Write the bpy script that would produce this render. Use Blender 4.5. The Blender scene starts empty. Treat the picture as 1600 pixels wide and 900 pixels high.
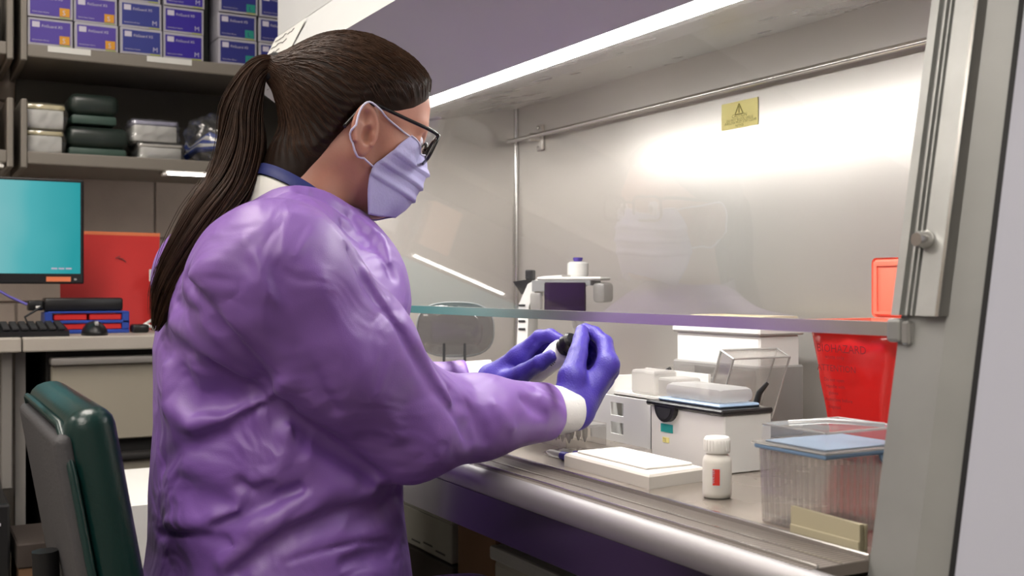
import bpy, bmesh, math, random
import numpy as np
from mathutils import Vector, Matrix

# ------------------------------------------------------------------ camera, world, lights, exposure
scene = bpy.context.scene
COL = scene.collection
F_PX, VPX = 1700.0, 949.0
YAW = math.atan2(VPX, F_PX)
CA, SA = math.cos(YAW), math.sin(YAW)
ZC = 1.03
cam_d = bpy.data.cameras.new('camera')
cam = bpy.data.objects.new('camera', cam_d)
COL.objects.link(cam)
cam.location = (0, 0, ZC)
cam.rotation_euler = (math.pi / 2, 0, math.pi / 2 - YAW)
cam_d.sensor_width = 36.0
cam_d.lens = 36.0 * F_PX / 1600.0
cam_d.clip_start = 0.02
cam_d.dof.use_dof = True
cam_d.dof.focus_distance = 1.55
cam_d.dof.aperture_fstop = 8.0
scene.camera = cam

vs = scene.view_settings
vs.view_transform = 'Standard'
vs.look = 'None'
vs.gamma = 1.0
vs.exposure = 0.0
vs.use_curve_mapping = False

world = bpy.data.worlds.new('room_ambience')
scene.world = world
world.use_nodes = True
world.node_tree.nodes['Background'].inputs[0].default_value = (0.8, 0.85, 1.0, 1)
world.node_tree.nodes['Background'].inputs[1].default_value = 0.15
scene.cycles.use_denoising = True
scene.cycles.max_bounces = 10
scene.cycles.transparent_max_bounces = 24
scene.cycles.caustics_reflective = False
scene.cycles.caustics_refractive = False
scene.cycles.sample_clamp_indirect = 6.0

PANEL_POWER = 15.0      # radiance of the ceiling light panels
LAMP_POWER = 46.0      # radiance of the cabinet's own lamp

def unproj(px, py, X=None, Y=None, Z=None, D=None):
    """point in the room on the sight line of a photo pixel, at a given plane or depth"""
    t, s = (px - 800) / F_PX, (450 - py) / F_PX
    v = (-CA + t * SA, SA + t * CA, s)
    k = X / v[0] if X is not None else Y / v[1] if Y is not None else (Z - ZC) / v[2] if Z is not None else D
    return Vector((k * v[0], k * v[1], ZC + k * v[2]))

# ------------------------------------------------------------------ materials
def lin(c):
    return tuple(((v / 255.0) / 12.92 if v / 255.0 <= 0.04045 else ((v / 255.0 + 0.055) / 1.055) ** 2.4) for v in c)

MATS = {}
def mat(name, rgb, rough=0.5, metal=0.0, spec=0.5, var=0.0, vscale=8.0, bump=0.0, bscale=60.0, stretch=(1, 1, 1),
        sheen=0.0, coat=0.0, sub=0.0, trans=0.0, ior=1.45, emit=0.0, alpha=1.0, rvar=0.0, bdetail=4):
    m = bpy.data.materials.new(name)
    m.use_nodes = True
    nt = m.node_tree
    b = nt.nodes['Principled BSDF']
    c = lin(rgb)
    b.inputs['Base Color'].default_value = (*c, 1)
    b.inputs['Roughness'].default_value = rough
    b.inputs['Metallic'].default_value = metal
    b.inputs['Specular IOR Level'].default_value = spec
    b.inputs['Sheen Weight'].default_value = sheen
    b.inputs['Coat Weight'].default_value = coat
    b.inputs['Subsurface Weight'].default_value = sub
    if sub:
        b.inputs['Subsurface Radius'].default_value = (0.012, 0.004, 0.002)
        b.inputs['Subsurface Scale'].default_value = 1.0
    b.inputs['Transmission Weight'].default_value = trans
    b.inputs['IOR'].default_value = ior
    b.inputs['Alpha'].default_value = alpha
    if emit:
        b.inputs['Emission Color'].default_value = (*c, 1)
        b.inputs['Emission Strength'].default_value = emit
    if var or bump or rvar:
        tc = nt.nodes.new('ShaderNodeTexCoord')
        mp = nt.nodes.new('ShaderNodeMapping')
        mp.inputs['Scale'].default_value = stretch
        nt.links.new(tc.outputs['Object'], mp.inputs['Vector'])
        if var or rvar:
            n = nt.nodes.new('ShaderNodeTexNoise')
            n.inputs['Scale'].default_value = vscale
            n.inputs['Detail'].default_value = 5
            nt.links.new(mp.outputs[0], n.inputs['Vector'])
            if var:
                r = nt.nodes.new('ShaderNodeMapRange')
                r.inputs['From Min'].default_value = 0.3
                r.inputs['From Max'].default_value = 0.7
                r.inputs['To Min'].default_value = 1 - var
                r.inputs['To Max'].default_value = 1 + var
                nt.links.new(n.outputs[0], r.inputs['Value'])
                mx = nt.nodes.new('ShaderNodeVectorMath')
                mx.operation = 'SCALE'
                mx.inputs[0].default_value = c
                nt.links.new(r.outputs[0], mx.inputs['Scale'])
                nt.links.new(mx.outputs[0], b.inputs['Base Color'])
            if rvar:
                r = nt.nodes.new('ShaderNodeMapRange')
                r.inputs['From Min'].default_value = 0.3
                r.inputs['From Max'].default_value = 0.7
                r.inputs['To Min'].default_value = max(0.02, rough - rvar)
                r.inputs['To Max'].default_value = rough + rvar
                nt.links.new(n.outputs[0], r.inputs['Value'])
                nt.links.new(r.outputs[0], b.inputs['Roughness'])
        if bump:
            n2 = nt.nodes.new('ShaderNodeTexNoise')
            n2.inputs['Scale'].default_value = bscale
            n2.inputs['Detail'].default_value = bdetail
            nt.links.new(mp.outputs[0], n2.inputs['Vector'])
            bp = nt.nodes.new('ShaderNodeBump')
            bp.inputs['Strength'].default_value = bump
            bp.inputs['Distance'].default_value = 0.004
            nt.links.new(n2.outputs[0], bp.inputs['Height'])
            nt.links.new(bp.outputs[0], b.inputs['Normal'])
    MATS[name] = m
    return m

def clear_mat(name, tint, reflect=0.08, rough=0.05, haze=0.0, hazergb=(220, 220, 220)):
    """thin clear sheet: mostly see-through, fresnel gloss on top, optional milky share"""
    m = bpy.data.materials.new(name)
    m.use_nodes = True
    nt = m.node_tree
    nt.nodes.clear()
    out = nt.nodes.new('ShaderNodeOutputMaterial')
    tr = nt.nodes.new('ShaderNodeBsdfTransparent')
    tr.inputs[0].default_value = (*lin(tint), 1)
    gl = nt.nodes.new('ShaderNodeBsdfGlossy')
    gl.inputs['Roughness'].default_value = rough
    gl.inputs[0].default_value = (0.95, 0.95, 0.95, 1)
    fr = nt.nodes.new('ShaderNodeLayerWeight')
    fr.inputs['Blend'].default_value = 0.25
    mr = nt.nodes.new('ShaderNodeMapRange')
    mr.inputs['To Min'].default_value = reflect * 0.4
    mr.inputs['To Max'].default_value = min(0.9, reflect * 5)
    nt.links.new(fr.outputs['Fresnel'], mr.inputs['Value'])
    mx = nt.nodes.new('ShaderNodeMixShader')
    nt.links.new(mr.outputs[0], mx.inputs[0])
    first = tr
    if haze:
        df = nt.nodes.new('ShaderNodeBsdfDiffuse')
        df.inputs[0].default_value = (*lin(hazergb), 1)
        tl = nt.nodes.new('ShaderNodeBsdfTranslucent')
        tl.inputs[0].default_value = (*lin(hazergb), 1)
        m2 = nt.nodes.new('ShaderNodeMixShader')
        m2.inputs[0].default_value = 0.5
        nt.links.new(df.outputs[0], m2.inputs[1])
        nt.links.new(tl.outputs[0], m2.inputs[2])
        m1 = nt.nodes.new('ShaderNodeMixShader')
        m1.inputs[0].default_value = haze
        nt.links.new(tr.outputs[0], m1.inputs[1])
        nt.links.new(m2.outputs[0], m1.inputs[2])
        first = m1
    nt.links.new(first.outputs[0], mx.inputs[1])
    nt.links.new(gl.outputs[0], mx.inputs[2])
    nt.links.new(mx.outputs[0], out.inputs[0])
    MATS[name] = m
    return m

mat('steel_wall', (220, 216, 211), 0.30, 0.75, var=0.015, vscale=3, bump=0.45, bscale=2.6, stretch=(1, 1, .15), rvar=0.02, bdetail=0)
mat('steel_floor', (200, 190, 180), 0.28, 0.9, var=0.05, vscale=6, rvar=0.08)
mat('steel_ceiling', (200, 198, 194), 0.30, 0.85, var=0.03, vscale=8, rvar=0.06)
mat('steel_bright', (205, 203, 200), 0.22, 1.0)
mat('steel_apron', (112, 108, 114), 0.20, 0.95)
mat('steel_roll', (160, 157, 158), 0.48, 0.8)
mat('steel_grey', (150, 151, 149), 0.45, 0.4, var=0.08, vscale=10)
mat('aluminium', (186, 188, 186), 0.38, 0.7, var=0.08, vscale=25)
gm_ = mat('grille_steel', (172, 163, 154), 0.55, 0.2)
nt_ = gm_.node_tree
w_ = nt_.nodes.new('ShaderNodeTexWave')
w_.inputs['Scale'].default_value = 55
w_.bands_direction = 'X'
t_ = nt_.nodes.new('ShaderNodeTexCoord')
nt_.links.new(t_.outputs['Object'], w_.inputs['Vector'])
c_ = nt_.nodes.new('ShaderNodeValToRGB')
c_.color_ramp.elements[0].position, c_.color_ramp.elements[0].color = .25, (*lin((70, 64, 60)), 1)
c_.color_ramp.elements[1].position, c_.color_ramp.elements[1].color = .5, (*lin((140, 131, 124)), 1)
nt_.links.new(w_.outputs[0], c_.inputs[0])
nt_.links.new(c_.outputs[0], nt_.nodes['Principled BSDF'].inputs['Base Color'])
mat('painted_white', (214, 216, 216), 0.45, var=0.02, vscale=5)
mat('painted_grey', (172, 174, 186), 0.5, var=0.02, vscale=4)
mat('painted_header', (212, 212, 222), 0.5, var=0.02, vscale=4)
mat('black_gasket', (14, 14, 16), 0.6)
mat('black_plastic', (22, 22, 24), 0.38)
mat('dark_plastic', (42, 42, 44), 0.45)
mat('white_plastic', (240, 238, 234), 0.4)
mat('milky_plastic', (226, 222, 214), 0.45, sub=0.0)
mat('grey_plastic', (150, 150, 150), 0.4)
mat('paper_white', (222, 222, 218), 0.7)
mat('ink_dark', (70, 70, 72), 0.8)
mat('yellow_label', (255, 243, 160), 0.6)
mat('ink_yellow', (150, 140, 70), 0.8)
mat('block_paint', (182, 170, 160), 0.6, var=0.04, vscale=20, bump=0.25, bscale=160)
mat('mortar', (160, 150, 142), 0.8, bump=0.3, bscale=120)
mat('wall_paint', (188, 184, 178), 0.6, var=0.02, vscale=3)
mat('ceiling_paint', (222, 222, 220), 0.8)
mat('floor_vinyl', (120, 116, 110), 0.35, var=0.1, vscale=20)
mat('shelf_metal', (132, 126, 118), 0.45, var=0.04, vscale=8)
mat('shelf_back', (98, 95, 90), 0.55, var=0.05, vscale=6)
mat('bench_laminate', (168, 161, 152), 0.45, var=0.03, vscale=18)
mat('drawer_paint', (152, 145, 131), 0.45, var=0.03, vscale=6)
mat('drawer_grey', (128, 124, 120), 0.45)
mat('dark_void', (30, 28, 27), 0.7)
mat('carton_brown', (110, 82, 60), 0.8, var=0.06, vscale=12)
mat('carton_grey', (150, 148, 140), 0.75, var=0.04, vscale=10)
mat('carton_dark', (52, 44, 40), 0.8)
mat('chair_green', (12, 46, 44), 0.28, spec=0.6, var=0.05, vscale=14, bump=0.12, bscale=220)
mat('chair_grey', (72, 71, 74), 0.55, var=0.06, vscale=40, bump=0.3, bscale=260)
mat('chrome', (200, 200, 200), 0.12, 1.0)
mat('glove_box_card', (176, 174, 184), 0.5)
mat('print_purple', (84, 66, 158), 0.45)
mat('print_blue', (54, 62, 138), 0.45)
mat('print_indigo', (56, 40, 150), 0.45)
mat('print_aubergine', (58, 40, 70), 0.4)
mat('print_navy', (46, 50, 124), 0.45)
mat('print_white', (205, 200, 215), 0.6)
mat('badge_orange', (214, 152, 44), 0.5)
mat('badge_pale', (188, 186, 214), 0.5)
mat('badge_teal', (40, 140, 128), 0.5)
mat('gold_stripe', (170, 178, 96), 0.5)
mat('rack_green', (62, 84, 76), 0.5)
mat('red_plastic', (206, 40, 38), 0.4)
mat('red_card', (206, 44, 42), 0.5, var=0.06, vscale=6)
mat('blue_plastic', (40, 70, 160), 0.4)
mat('cable_lilac', (120, 112, 200), 0.5)
mat('white_cable', (226, 224, 222), 0.45)
mat('orange_label', (232, 128, 84), 0.6)
mat('teal_label', (44, 162, 160), 0.5)
mat('ink_red', (120, 14, 20), 0.6)
mat('red_label', (226, 62, 54), 0.5)
mat('coral_plastic', (250, 130, 104), 0.45, sub=0.0)
mat('beige_plastic', (176, 168, 142), 0.5)
mat('blue_lid', (120, 150, 184), 0.35)
mat('blue_film', (140, 162, 188), 0.4)
mat('skin', (176, 124, 106), 0.48, sub=0.12, var=0.05, vscale=40, bump=0.06, bscale=300)
mat('hair_dark', (34, 23, 17), 0.5, spec=0.2, var=0.35, vscale=60)
mat('hair_strand', (56, 38, 27), 0.45, spec=0.22, var=0.35, vscale=90)
mat('hair_tie', (16, 15, 17), 0.8)
mat('glove_nitrile', (66, 53, 148), 0.42, spec=0.4, var=0.05, vscale=60, bump=0.25, bscale=420)
mat('cuff_knit', (214, 212, 210), 0.85, bump=0.3, bscale=300)
mat('shirt_white', (214, 214, 208), 0.85)
mat('lanyard_navy', (24, 34, 96), 0.6)
mat('mask_cloth', (172, 168, 210), 0.8, var=0.03, vscale=30, bump=0.12, bscale=300)
mat('mask_pale', (208, 206, 228), 0.8, bump=0.1, bscale=300)
mat('glasses_black', (14, 13, 13), 0.25)
mat('trouser_dark', (34, 34, 44), 0.8)
mat('shoe_grey', (70, 70, 74), 0.6)
mat('eye_dark', (50, 32, 26), 0.3)
def gown_mat():
    m = mat('gown_cloth', (126, 86, 168), 0.46, spec=0.9, sheen=0.06)
    nt = m.node_tree
    b = nt.nodes['Principled BSDF']
    tc = nt.nodes.new('ShaderNodeTexCoord')
    n1 = nt.nodes.new('ShaderNodeTexNoise')
    n1.inputs['Scale'].default_value = 9
    n1.inputs['Detail'].default_value = 2
    n1.inputs['Distortion'].default_value = 1.2
    v = nt.nodes.new('ShaderNodeTexVoronoi')
    v.feature = 'SMOOTH_F1'
    v.inputs['Scale'].default_value = 9
    v.inputs['Smoothness'].default_value = 0.35
    f = nt.nodes.new('ShaderNodeTexNoise')
    f.inputs['Scale'].default_value = 900
    mx = nt.nodes.new('ShaderNodeMix')
    mx.data_type = 'VECTOR'
    mx.inputs[0].default_value = 0.16
    nt.links.new(tc.outputs['Object'], mx.inputs[4])
    nt.links.new(n1.outputs['Color'], mx.inputs[5])
    nt.links.new(tc.outputs['Object'], n1.inputs['Vector'])
    nt.links.new(mx.outputs[1], v.inputs['Vector'])
    nt.links.new(tc.outputs['Object'], f.inputs['Vector'])
    b1 = nt.nodes.new('ShaderNodeBump')
    b1.inputs['Strength'].default_value = 0.50
    b1.inputs['Distance'].default_value = 0.02
    nt.links.new(v.outputs['Distance'], b1.inputs['Height'])
    b2 = nt.nodes.new('ShaderNodeBump')
    b2.inputs['Strength'].default_value = 0.15
    b2.inputs['Distance'].default_value = 0.002
    nt.links.new(f.outputs[0], b2.inputs['Height'])
    nt.links.new(b1.outputs[0], b2.inputs['Normal'])
    nt.links.new(b2.outputs[0], b.inputs['Normal'])
gown_mat()
mat('pale_box', (216, 210, 202), 0.5)
mat('cream_lid', (228, 214, 168), 0.5)
mat('peach_card', (226, 186, 160), 0.6)
clear_mat('sash_glass', (250, 250, 250), 0.035, 0.02)
clear_mat('clear_plastic', (251, 250, 249), 0.10, 0.12, 0.10, (236, 232, 230))
clear_mat('clear_rib', (252, 251, 250), 0.05, 0.2, 0.16, (236, 232, 230))
clear_mat('clear_edge', (230, 230, 228), 0.25, 0.2, 0.45, (240, 238, 236))
clear_mat('smoke_lid', (205, 205, 206), 0.08, 0.08, 0.05, (150, 150, 152))
clear_mat('frost_plastic', (232, 230, 228), 0.08, 0.3, 0.45, (236, 234, 232))
clear_mat('bag_film', (246, 247, 247), 0.22, 0.18, 0.08, (220, 222, 222))
clear_mat('green_film', (150, 165, 158), 0.10, 0.3, 0.35, (88, 108, 100))
clear_mat('violet_window', (88, 62, 104), 0.12, 0.1, 0.5, (74, 48, 88))
clear_mat('lens_glass', (246, 248, 248), 0.06, 0.02)
clear_mat('red_film', (255, 120, 110), 0.08, 0.15, 0.80, (240, 52, 50))
def lamp_mat(name, rgb, strength):
    m = bpy.data.materials.new(name)
    m.use_nodes = True
    nt = m.node_tree
    nt.nodes.clear()
    e = nt.nodes.new('ShaderNodeEmission')
    e.inputs[0].default_value = (*lin(rgb), 1)
    e.inputs[1].default_value = strength
    o = nt.nodes.new('ShaderNodeOutputMaterial')
    nt.links.new(e.outputs[0], o.inputs[0])
    MATS[name] = m
def glass_mat():
    m = MATS['sash_glass']
    nt = m.node_tree
    mx = [n for n in nt.nodes if n.type == 'MIX_SHADER'][0]
    fr = nt.nodes.new('ShaderNodeFresnel')
    fr.inputs['IOR'].default_value = 1.5
    mu = nt.nodes.new('ShaderNodeMath')
    mu.operation = 'MULTIPLY'
    mu.inputs[1].default_value = 0.15
    nt.links.new(fr.outputs[0], mu.inputs[0])
    nt.links.new(mu.outputs[0], mx.inputs[0])
glass_mat()
lamp_mat('ceiling_lamp', (255, 246, 236), PANEL_POWER)
lamp_mat('shelf_lamp', (255, 250, 244), 20.0)
lamp_mat('cabinet_lamp', (255, 252, 247), LAMP_POWER)

# ------------------------------------------------------------------ mesh helpers
class MB:
    def __init__(self):
        self.v, self.f = [], []
    def add(self, vs, fs):
        n = len(self.v)
        self.v += [tuple(p) for p in vs]
        self.f += [tuple(i + n for i in f) for f in fs]
        return self
    def box(self, x0, x1, y0, y1, z0, z1):
        return self.add([(x0, y0, z0), (x1, y0, z0), (x1, y1, z0), (x0, y1, z0), (x0, y0, z1), (x1, y0, z1), (x1, y1, z1), (x0, y1, z1)],
                        [(0, 3, 2, 1), (4, 5, 6, 7), (0, 1, 5, 4), (1, 2, 6, 5), (2, 3, 7, 6), (3, 0, 4, 7)])
    def prism(self, poly, a, b, axis='x'):
        """polygon in the two other axes, extruded from a to b along axis"""
        n = len(poly)
        def P(p, q):
            return (q, p[0], p[1]) if axis == 'x' else (p[0], q, p[1]) if axis == 'y' else (p[0], p[1], q)
        vs = [P(p, a) for p in poly] + [P(p, b) for p in poly]
        fs = [tuple(range(n))[::-1], tuple(range(n, 2 * n))] + [(i, (i + 1) % n, n + (i + 1) % n, n + i) for i in range(n)]
        return self.add(vs, fs)
    def rings(self, rings, cap=True, close=True):
        n = len(rings[0])
        vs = [p for r in rings for p in r]
        fs = []
        for k in range(len(rings) - 1):
            for i in range(n if close else n - 1):
                j = (i + 1) % n
                fs.append((k * n + i, k * n + j, (k + 1) * n + j, (k + 1) * n + i))
        if cap and close:
            fs.append(tuple(range(n))[::-1])
            fs.append(tuple((len(rings) - 1) * n + i for i in range(n)))
        return self.add(vs, fs)
    def lathe(self, prof, o=(0, 0, 0), n=24):
        """profile of (radius, height) about the vertical through o"""
        return self.rings([[(o[0] + r * math.cos(2 * math.pi * i / n), o[1] + r * math.sin(2 * math.pi * i / n), o[2] + h) for i in range(n)] for r, h in prof])
    def tube(self, pts, r, n=8, cap=True):
        pts = [Vector(p) for p in pts]
        rr = r if isinstance(r, (list, tuple)) else [r] * len(pts)
        rings, up = [], None
        for i, p in enumerate(pts):
            t = (pts[min(i + 1, len(pts) - 1)] - pts[max(i - 1, 0)]).normalized()
            if up is None:
                up = t.orthogonal().normalized()
            up = (up - t * up.dot(t)).normalized()
            w = t.cross(up)
            rings.append([p + (up * math.cos(2 * math.pi * k / n) + w * math.sin(2 * math.pi * k / n)) * rr[i] for k in range(n)])
        return self.rings(rings, cap)
    def rbox(self, x0, x1, y0, y1, z0, z1, r=0.004, seg=2):
        bm = bmesh.new()
        bmesh.ops.create_cube(bm, size=1)
        for v in bm.verts:
            v.co = Vector(((x0 + x1) / 2 + v.co.x * (x1 - x0), (y0 + y1) / 2 + v.co.y * (y1 - y0), (z0 + z1) / 2 + v.co.z * (z1 - z0)))
        bmesh.ops.bevel(bm, geom=bm.edges[:], offset=r, segments=seg, affect='EDGES', profile=0.5)
        bm.verts.index_update()
        self.add([v.co[:] for v in bm.verts], [[v.index for v in f.verts] for f in bm.faces])
        bm.free()
        return self
    def xf(self, M):
        self.v = [tuple(M @ Vector(p)) for p in self.v]
        return self
    def mesh(self, name):
        me = bpy.data.meshes.new(name)
        me.from_pydata(self.v, [], self.f)
        bm = bmesh.new()
        bm.from_mesh(me)
        bmesh.ops.recalc_face_normals(bm, faces=bm.faces)
        bm.to_mesh(me)
        bm.free()
        return me

def link(name, me, m, parent=None, smooth=0):
    if m is not None:
        me.materials.append(MATS[m])
    o = bpy.data.objects.new(name, me)
    COL.objects.link(o)
    if parent is not None:
        o.parent = parent
    if smooth:
        me.polygons.foreach_set('use_smooth', [True] * len(me.polygons))
        if smooth < 180:
            try:
                me.set_sharp_from_angle(angle=math.radians(smooth))
            except Exception:
                pass
    return o

def obj(name, mb, m, parent=None, smooth=0, loc=None):
    o = link(name, mb.mesh(name), m, parent, smooth)
    if loc is not None:
        o.location = loc
    return o

def tag(o, label, cat, group=None, kind=None):
    o['label'] = label
    o['category'] = cat
    if group:
        o['group'] = group
    if kind:
        o['kind'] = kind
    return o

def thing(name, loc, label, cat, group=None, rz=0.0):
    o = bpy.data.objects.new(name, None)
    COL.objects.link(o)
    o.location = loc
    o.rotation_euler = (0, 0, rz)
    o.empty_display_size = 0.05
    return tag(o, label, cat, group)

def struct(name, mb, m, parent=None):
    o = obj(name, mb, m, parent)
    if parent is None:
        o['kind'] = 'structure'
    return o

FONT_CACHE = {}
def text_mesh(body, size):
    key = (body, size)
    if key not in FONT_CACHE:
        cu = bpy.data.curves.new('lettering', 'FONT')
        cu.body = body
        cu.size = size
        cu.align_x = 'LEFT'
        cu.resolution_u = 2
        o = bpy.data.objects.new('lettering_src', cu)
        COL.objects.link(o)
        dg = bpy.context.evaluated_depsgraph_get()
        dg.update()
        me = bpy.data.meshes.new_from_object(o.evaluated_get(dg))
        bpy.data.objects.remove(o)
        bpy.data.curves.remove(cu)
        FONT_CACHE[key] = me
    return FONT_CACHE[key]

def lettering(body, size, M, m, parent, name='lettering'):
    """flat print: local x along the line, y up, in the plane given by the matrix M (in the parent's space)"""
    me = text_mesh(body, size).copy()
    me.transform(M)
    return link(name, me, m, parent)

def plane_matrix(o, ex, ey):
    ex, ey = Vector(ex).normalized(), Vector(ey).normalized()
    ez = ex.cross(ey)
    M = Matrix((ex, ey, ez)).transposed().to_4x4()
    M.translation = Vector(o)
    return M

def wpart(name, mb, m, parent, smooth=0, top=None):
    """a part whose shape is given in room coordinates; top: the thing when the parent is itself a part"""
    o = top if top is not None else parent
    mb.xf(Matrix.Translation(-Vector(o.location)))
    return obj(name, mb, m, parent, smooth)

# ------------------------------------------------------------------ the room
RX0, RX1, RY0, RY1, RZ = -3.568, 2.4, -2.8, 1.95, 2.75
struct('floor', MB().box(RX0 - .1, RX1 + .1, RY0 - .1, RY1 + .1, -.1, 0), 'floor_vinyl')
struct('ceiling', MB().box(RX0 - .1, RX1 + .1, RY0 - .1, RY1 + .1, RZ, RZ + .1), 'ceiling_paint')
wl = struct('wall_left', MB().box(RX0 - .1, RX0, RY0, RY1, 0, RZ), 'mortar')
struct('wall_back', MB().box(RX0, RX1, RY1, RY1 + .1, 0, RZ), 'wall_paint')
struct('wall_right', MB().box(RX1, RX1 + .1, RY0, RY1, 0, RZ), 'wall_paint')
struct('wall_front', MB().box(RX0, RX1, RY0 - .1, RY0, 0, RZ), 'wall_paint')
# painted concrete blocks of the wall behind the bench
bme = {}
JY, JZ, BW, BH = 0.692, 1.187, 0.40, 0.20
for row in range(-2, 4):
    z0 = JZ + row * BH
    off = 0.0 if row % 2 == 0 else BW / 2
    for k in range(-4, 4):
        y0 = JY + off + k * BW
        a, b = max(y0 + .003, RY0), min(y0 + BW - .003, RY1)
        if b - a < .05:
            continue
        key = round(b - a, 4)
        if key not in bme:
            bme[key] = MB().rbox(0, .008, 0, b - a, 0, BH - .006, .0022, 1).mesh('block')
            bme[key].materials.append(MATS['block_paint'])
        o = bpy.data.objects.new('block', bme[key])
        COL.objects.link(o)
        o.parent = wl
        o.location = (RX0, a, z0 + .003)

def ceiling_panel(x, y, label):
    t = thing('ceiling_light', (x, y, RZ - .03), label, 'ceiling light', 'ceiling light panels')
    obj('frame', MB().box(-.62, .62, -.32, -.30, 0, .03).box(-.62, .62, .30, .32, 0, .03).box(-.62, -.60, -.30, .30, 0, .03).box(.60, .62, -.30, .30, 0, .03), 'painted_white', t)
    obj('diffuser', MB().box(-.60, .60, -.30, .30, .010, .02), 'ceiling_lamp', t)
ceiling_panel(-1.75, -.05, 'white ceiling light panel over the seated person and shelves')
ceiling_panel(-.2, -.9, 'white ceiling light panel above the camera side of the room')
ceiling_panel(-2.2, -1.9, 'white ceiling light panel far from the cabinet, bench side')
ceiling_panel(1.2, -1.6, 'white ceiling light panel in the far empty corner')

# ------------------------------------------------------------------ the biosafety cabinet
XL, XR, YB, W, ZT = -2.34, -.676, 1.32, .795, 1.472
XO0, XO1 = -2.42, -.50
def ys(z):
    return .771 + .185 * (z - .99)
cab = thing('biosafety_cabinet', ((XO0 + XO1) / 2, 1.0, 0), 'large stainless steel biosafety cabinet with a slanted glass sash, lit inside', 'safety cabinet')
def cp(name, mb, m, smooth=0, parent=None):
    return wpart(name, mb, m, parent or cab, smooth, cab)
cp('back_panel', MB().box(XL - .02, XR + .03, YB, YB + .02, W - .03, ZT + .05), 'steel_wall')
cp('side_panel', MB().prism([(.735, W - .02), (YB, W - .02), (YB, ZT + .04), (ys(1.40) + .02, 1.40), (ys(W) - .02, W)], XL - .02, XL), 'steel_wall')
cp('side_panel', MB().prism([(.735, W - .02), (YB, W - .02), (YB, ZT + .04), (ys(1.40) + .02, 1.40), (ys(W) - .0, W)], XR, XR + .02), 'steel_wall')
cp('corner_trim', MB().tube([(XL + .004, YB - .004, W), (XL + .004, YB - .004, ZT)], .006, 8), 'steel_bright', 60)
cp('ceiling_panel', MB().prism([(.905, 1.388), (YB, ZT), (YB, ZT + .02), (.905, 1.41)], XL, XR), 'steel_ceiling')
cp('lamp_lens', MB().prism([(.876 + .027 * math.cos(a), 1.392 + .0135 * math.sin(a)) for a in [math.radians(q) for q in range(180, 361, 15)]], XL + .001, XR - .001), 'cabinet_lamp')
cp('work_surface', MB().box(XL, XR, .737, YB, W - .02, W), 'steel_floor')
cp('front_rim', MB().rbox(XL, XR, .733, .738, W - .012, W + .003, .001, 1), 'steel_bright')
g = cp('grille', MB().box(XL, XR, .664, .733, W - .012, W - .002), 'grille_steel')
cp('armrest', MB().prism([(.666 + .019 * math.cos(a), W - .021 + .019 * math.sin(a)) for a in [math.radians(q) for q in range(80, 271, 10)]] + [(.670, W - .040)], XL - .02, XR + .05), 'steel_roll', 50)
cp('apron', MB().box(XL - .02, XR, .648, .656, .713, W - .03), 'steel_apron')
cp('base_tub', MB().prism([(.656, .713), (YB + .05, .60), (YB + .05, W - .03), (.656, W - .03)], XL - .02, XR), 'steel_grey')
cp('grille_edge', MB().rbox(XL, XR, .6715, .6745, W - .003, W + .0012, .0006, 1), 'steel_bright')
cp('grille_step', MB().box(XL, XR, .700, .7015, W - .0021, W - .0006), 'steel_bright')
# header above the opening, with the overhanging nose
cp('header_underside', MB().prism([(.843, 1.381), (.679, 1.486), (.690, 1.50), (.848, 1.40)], XO0, XO1), 'painted_header')
cp('header_shelf', MB().prism([(.679, 1.486), (.741, 1.601), (.80, 1.601), (.69, 1.492)], XO0, XO1), 'painted_white')
cp('header_front', MB().box(XO0, XO1, .741, .80, 1.6025, 2.25), 'painted_white')
cp('header_core', MB().prism([(.848, 1.402), (.70, 1.50), (.80, 1.595), (.80, 2.25), (YB + .06, 2.25), (YB + .06, ZT + .06), (.905, 1.412)], XO0 + .003, XO1 - .003), 'painted_white')
# outer shell
cp('shell_side', MB().prism([(ys(.70) - .06, .62), (YB + .06, .62), (YB + .06, 1.50), (ys(1.40) + .01, 1.40)], XO0, XL - .021), 'painted_white')
cp('shell_side', MB().prism([(ys(.45), .45), (YB + .06, .45), (YB + .06, 1.50), (ys(1.48) + .0, 1.48)], -.589, XO1), 'painted_grey')
cp('shell_back', MB().box(XO0, XO1, YB + .03, YB + .06, .60, 1.52), 'painted_white')
cp('gasket', MB().prism([(ys(.45) + .004, .45), (ys(.45) + .05, .45), (ys(1.48) + .05, 1.48), (ys(1.48) + .004, 1.48)], -.598, -.5895), 'black_gasket')
def slant(x0, x1, z0, z1, a, b):
    """a bar along the sash slope: x range, height range, from a to b measured behind the sash plane"""
    return MB().prism([(ys(z0) + a, z0), (ys(z0) + b, z0), (ys(z1) + b, z1), (ys(z1) + a, z1)], x0, x1)
cp('jamb', slant(XR, -.628, .62, 1.47, 0.0, .05), 'steel_grey')
def ramp(x0, x1, z0, z1, a0, a1, b):
    return MB().add([(x0, ys(z0) + a0, z0), (x1, ys(z0) + a1, z0), (x1, ys(z0) + b, z0), (x0, ys(z0) + b, z0),
                     (x0, ys(z1) + a0, z1), (x1, ys(z1) + a1, z1), (x1, ys(z1) + b, z1), (x0, ys(z1) + b, z1)],
                    [(0, 3, 2, 1), (4, 5, 6, 7), (0, 1, 5, 4), (1, 2, 6, 5), (2, 3, 7, 6), (3, 0, 4, 7)])
cp('jamb_return', ramp(-.628, -.5985, .62, 1.47, 0.0, .018, .05), 'steel_grey')
tr = cp('sash_track', slant(XR - .003, -.670, 1.006, 1.47, -.010, 0.0), 'aluminium')
cp('track_floor', slant(-.670, -.6525, 1.006, 1.47, -.004, 0.0), 'steel_grey', 0, tr)
cp('track_rib', slant(-.6645, -.6625, 1.006, 1.47, -.009, -.004), 'aluminium', 0, tr)
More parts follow.
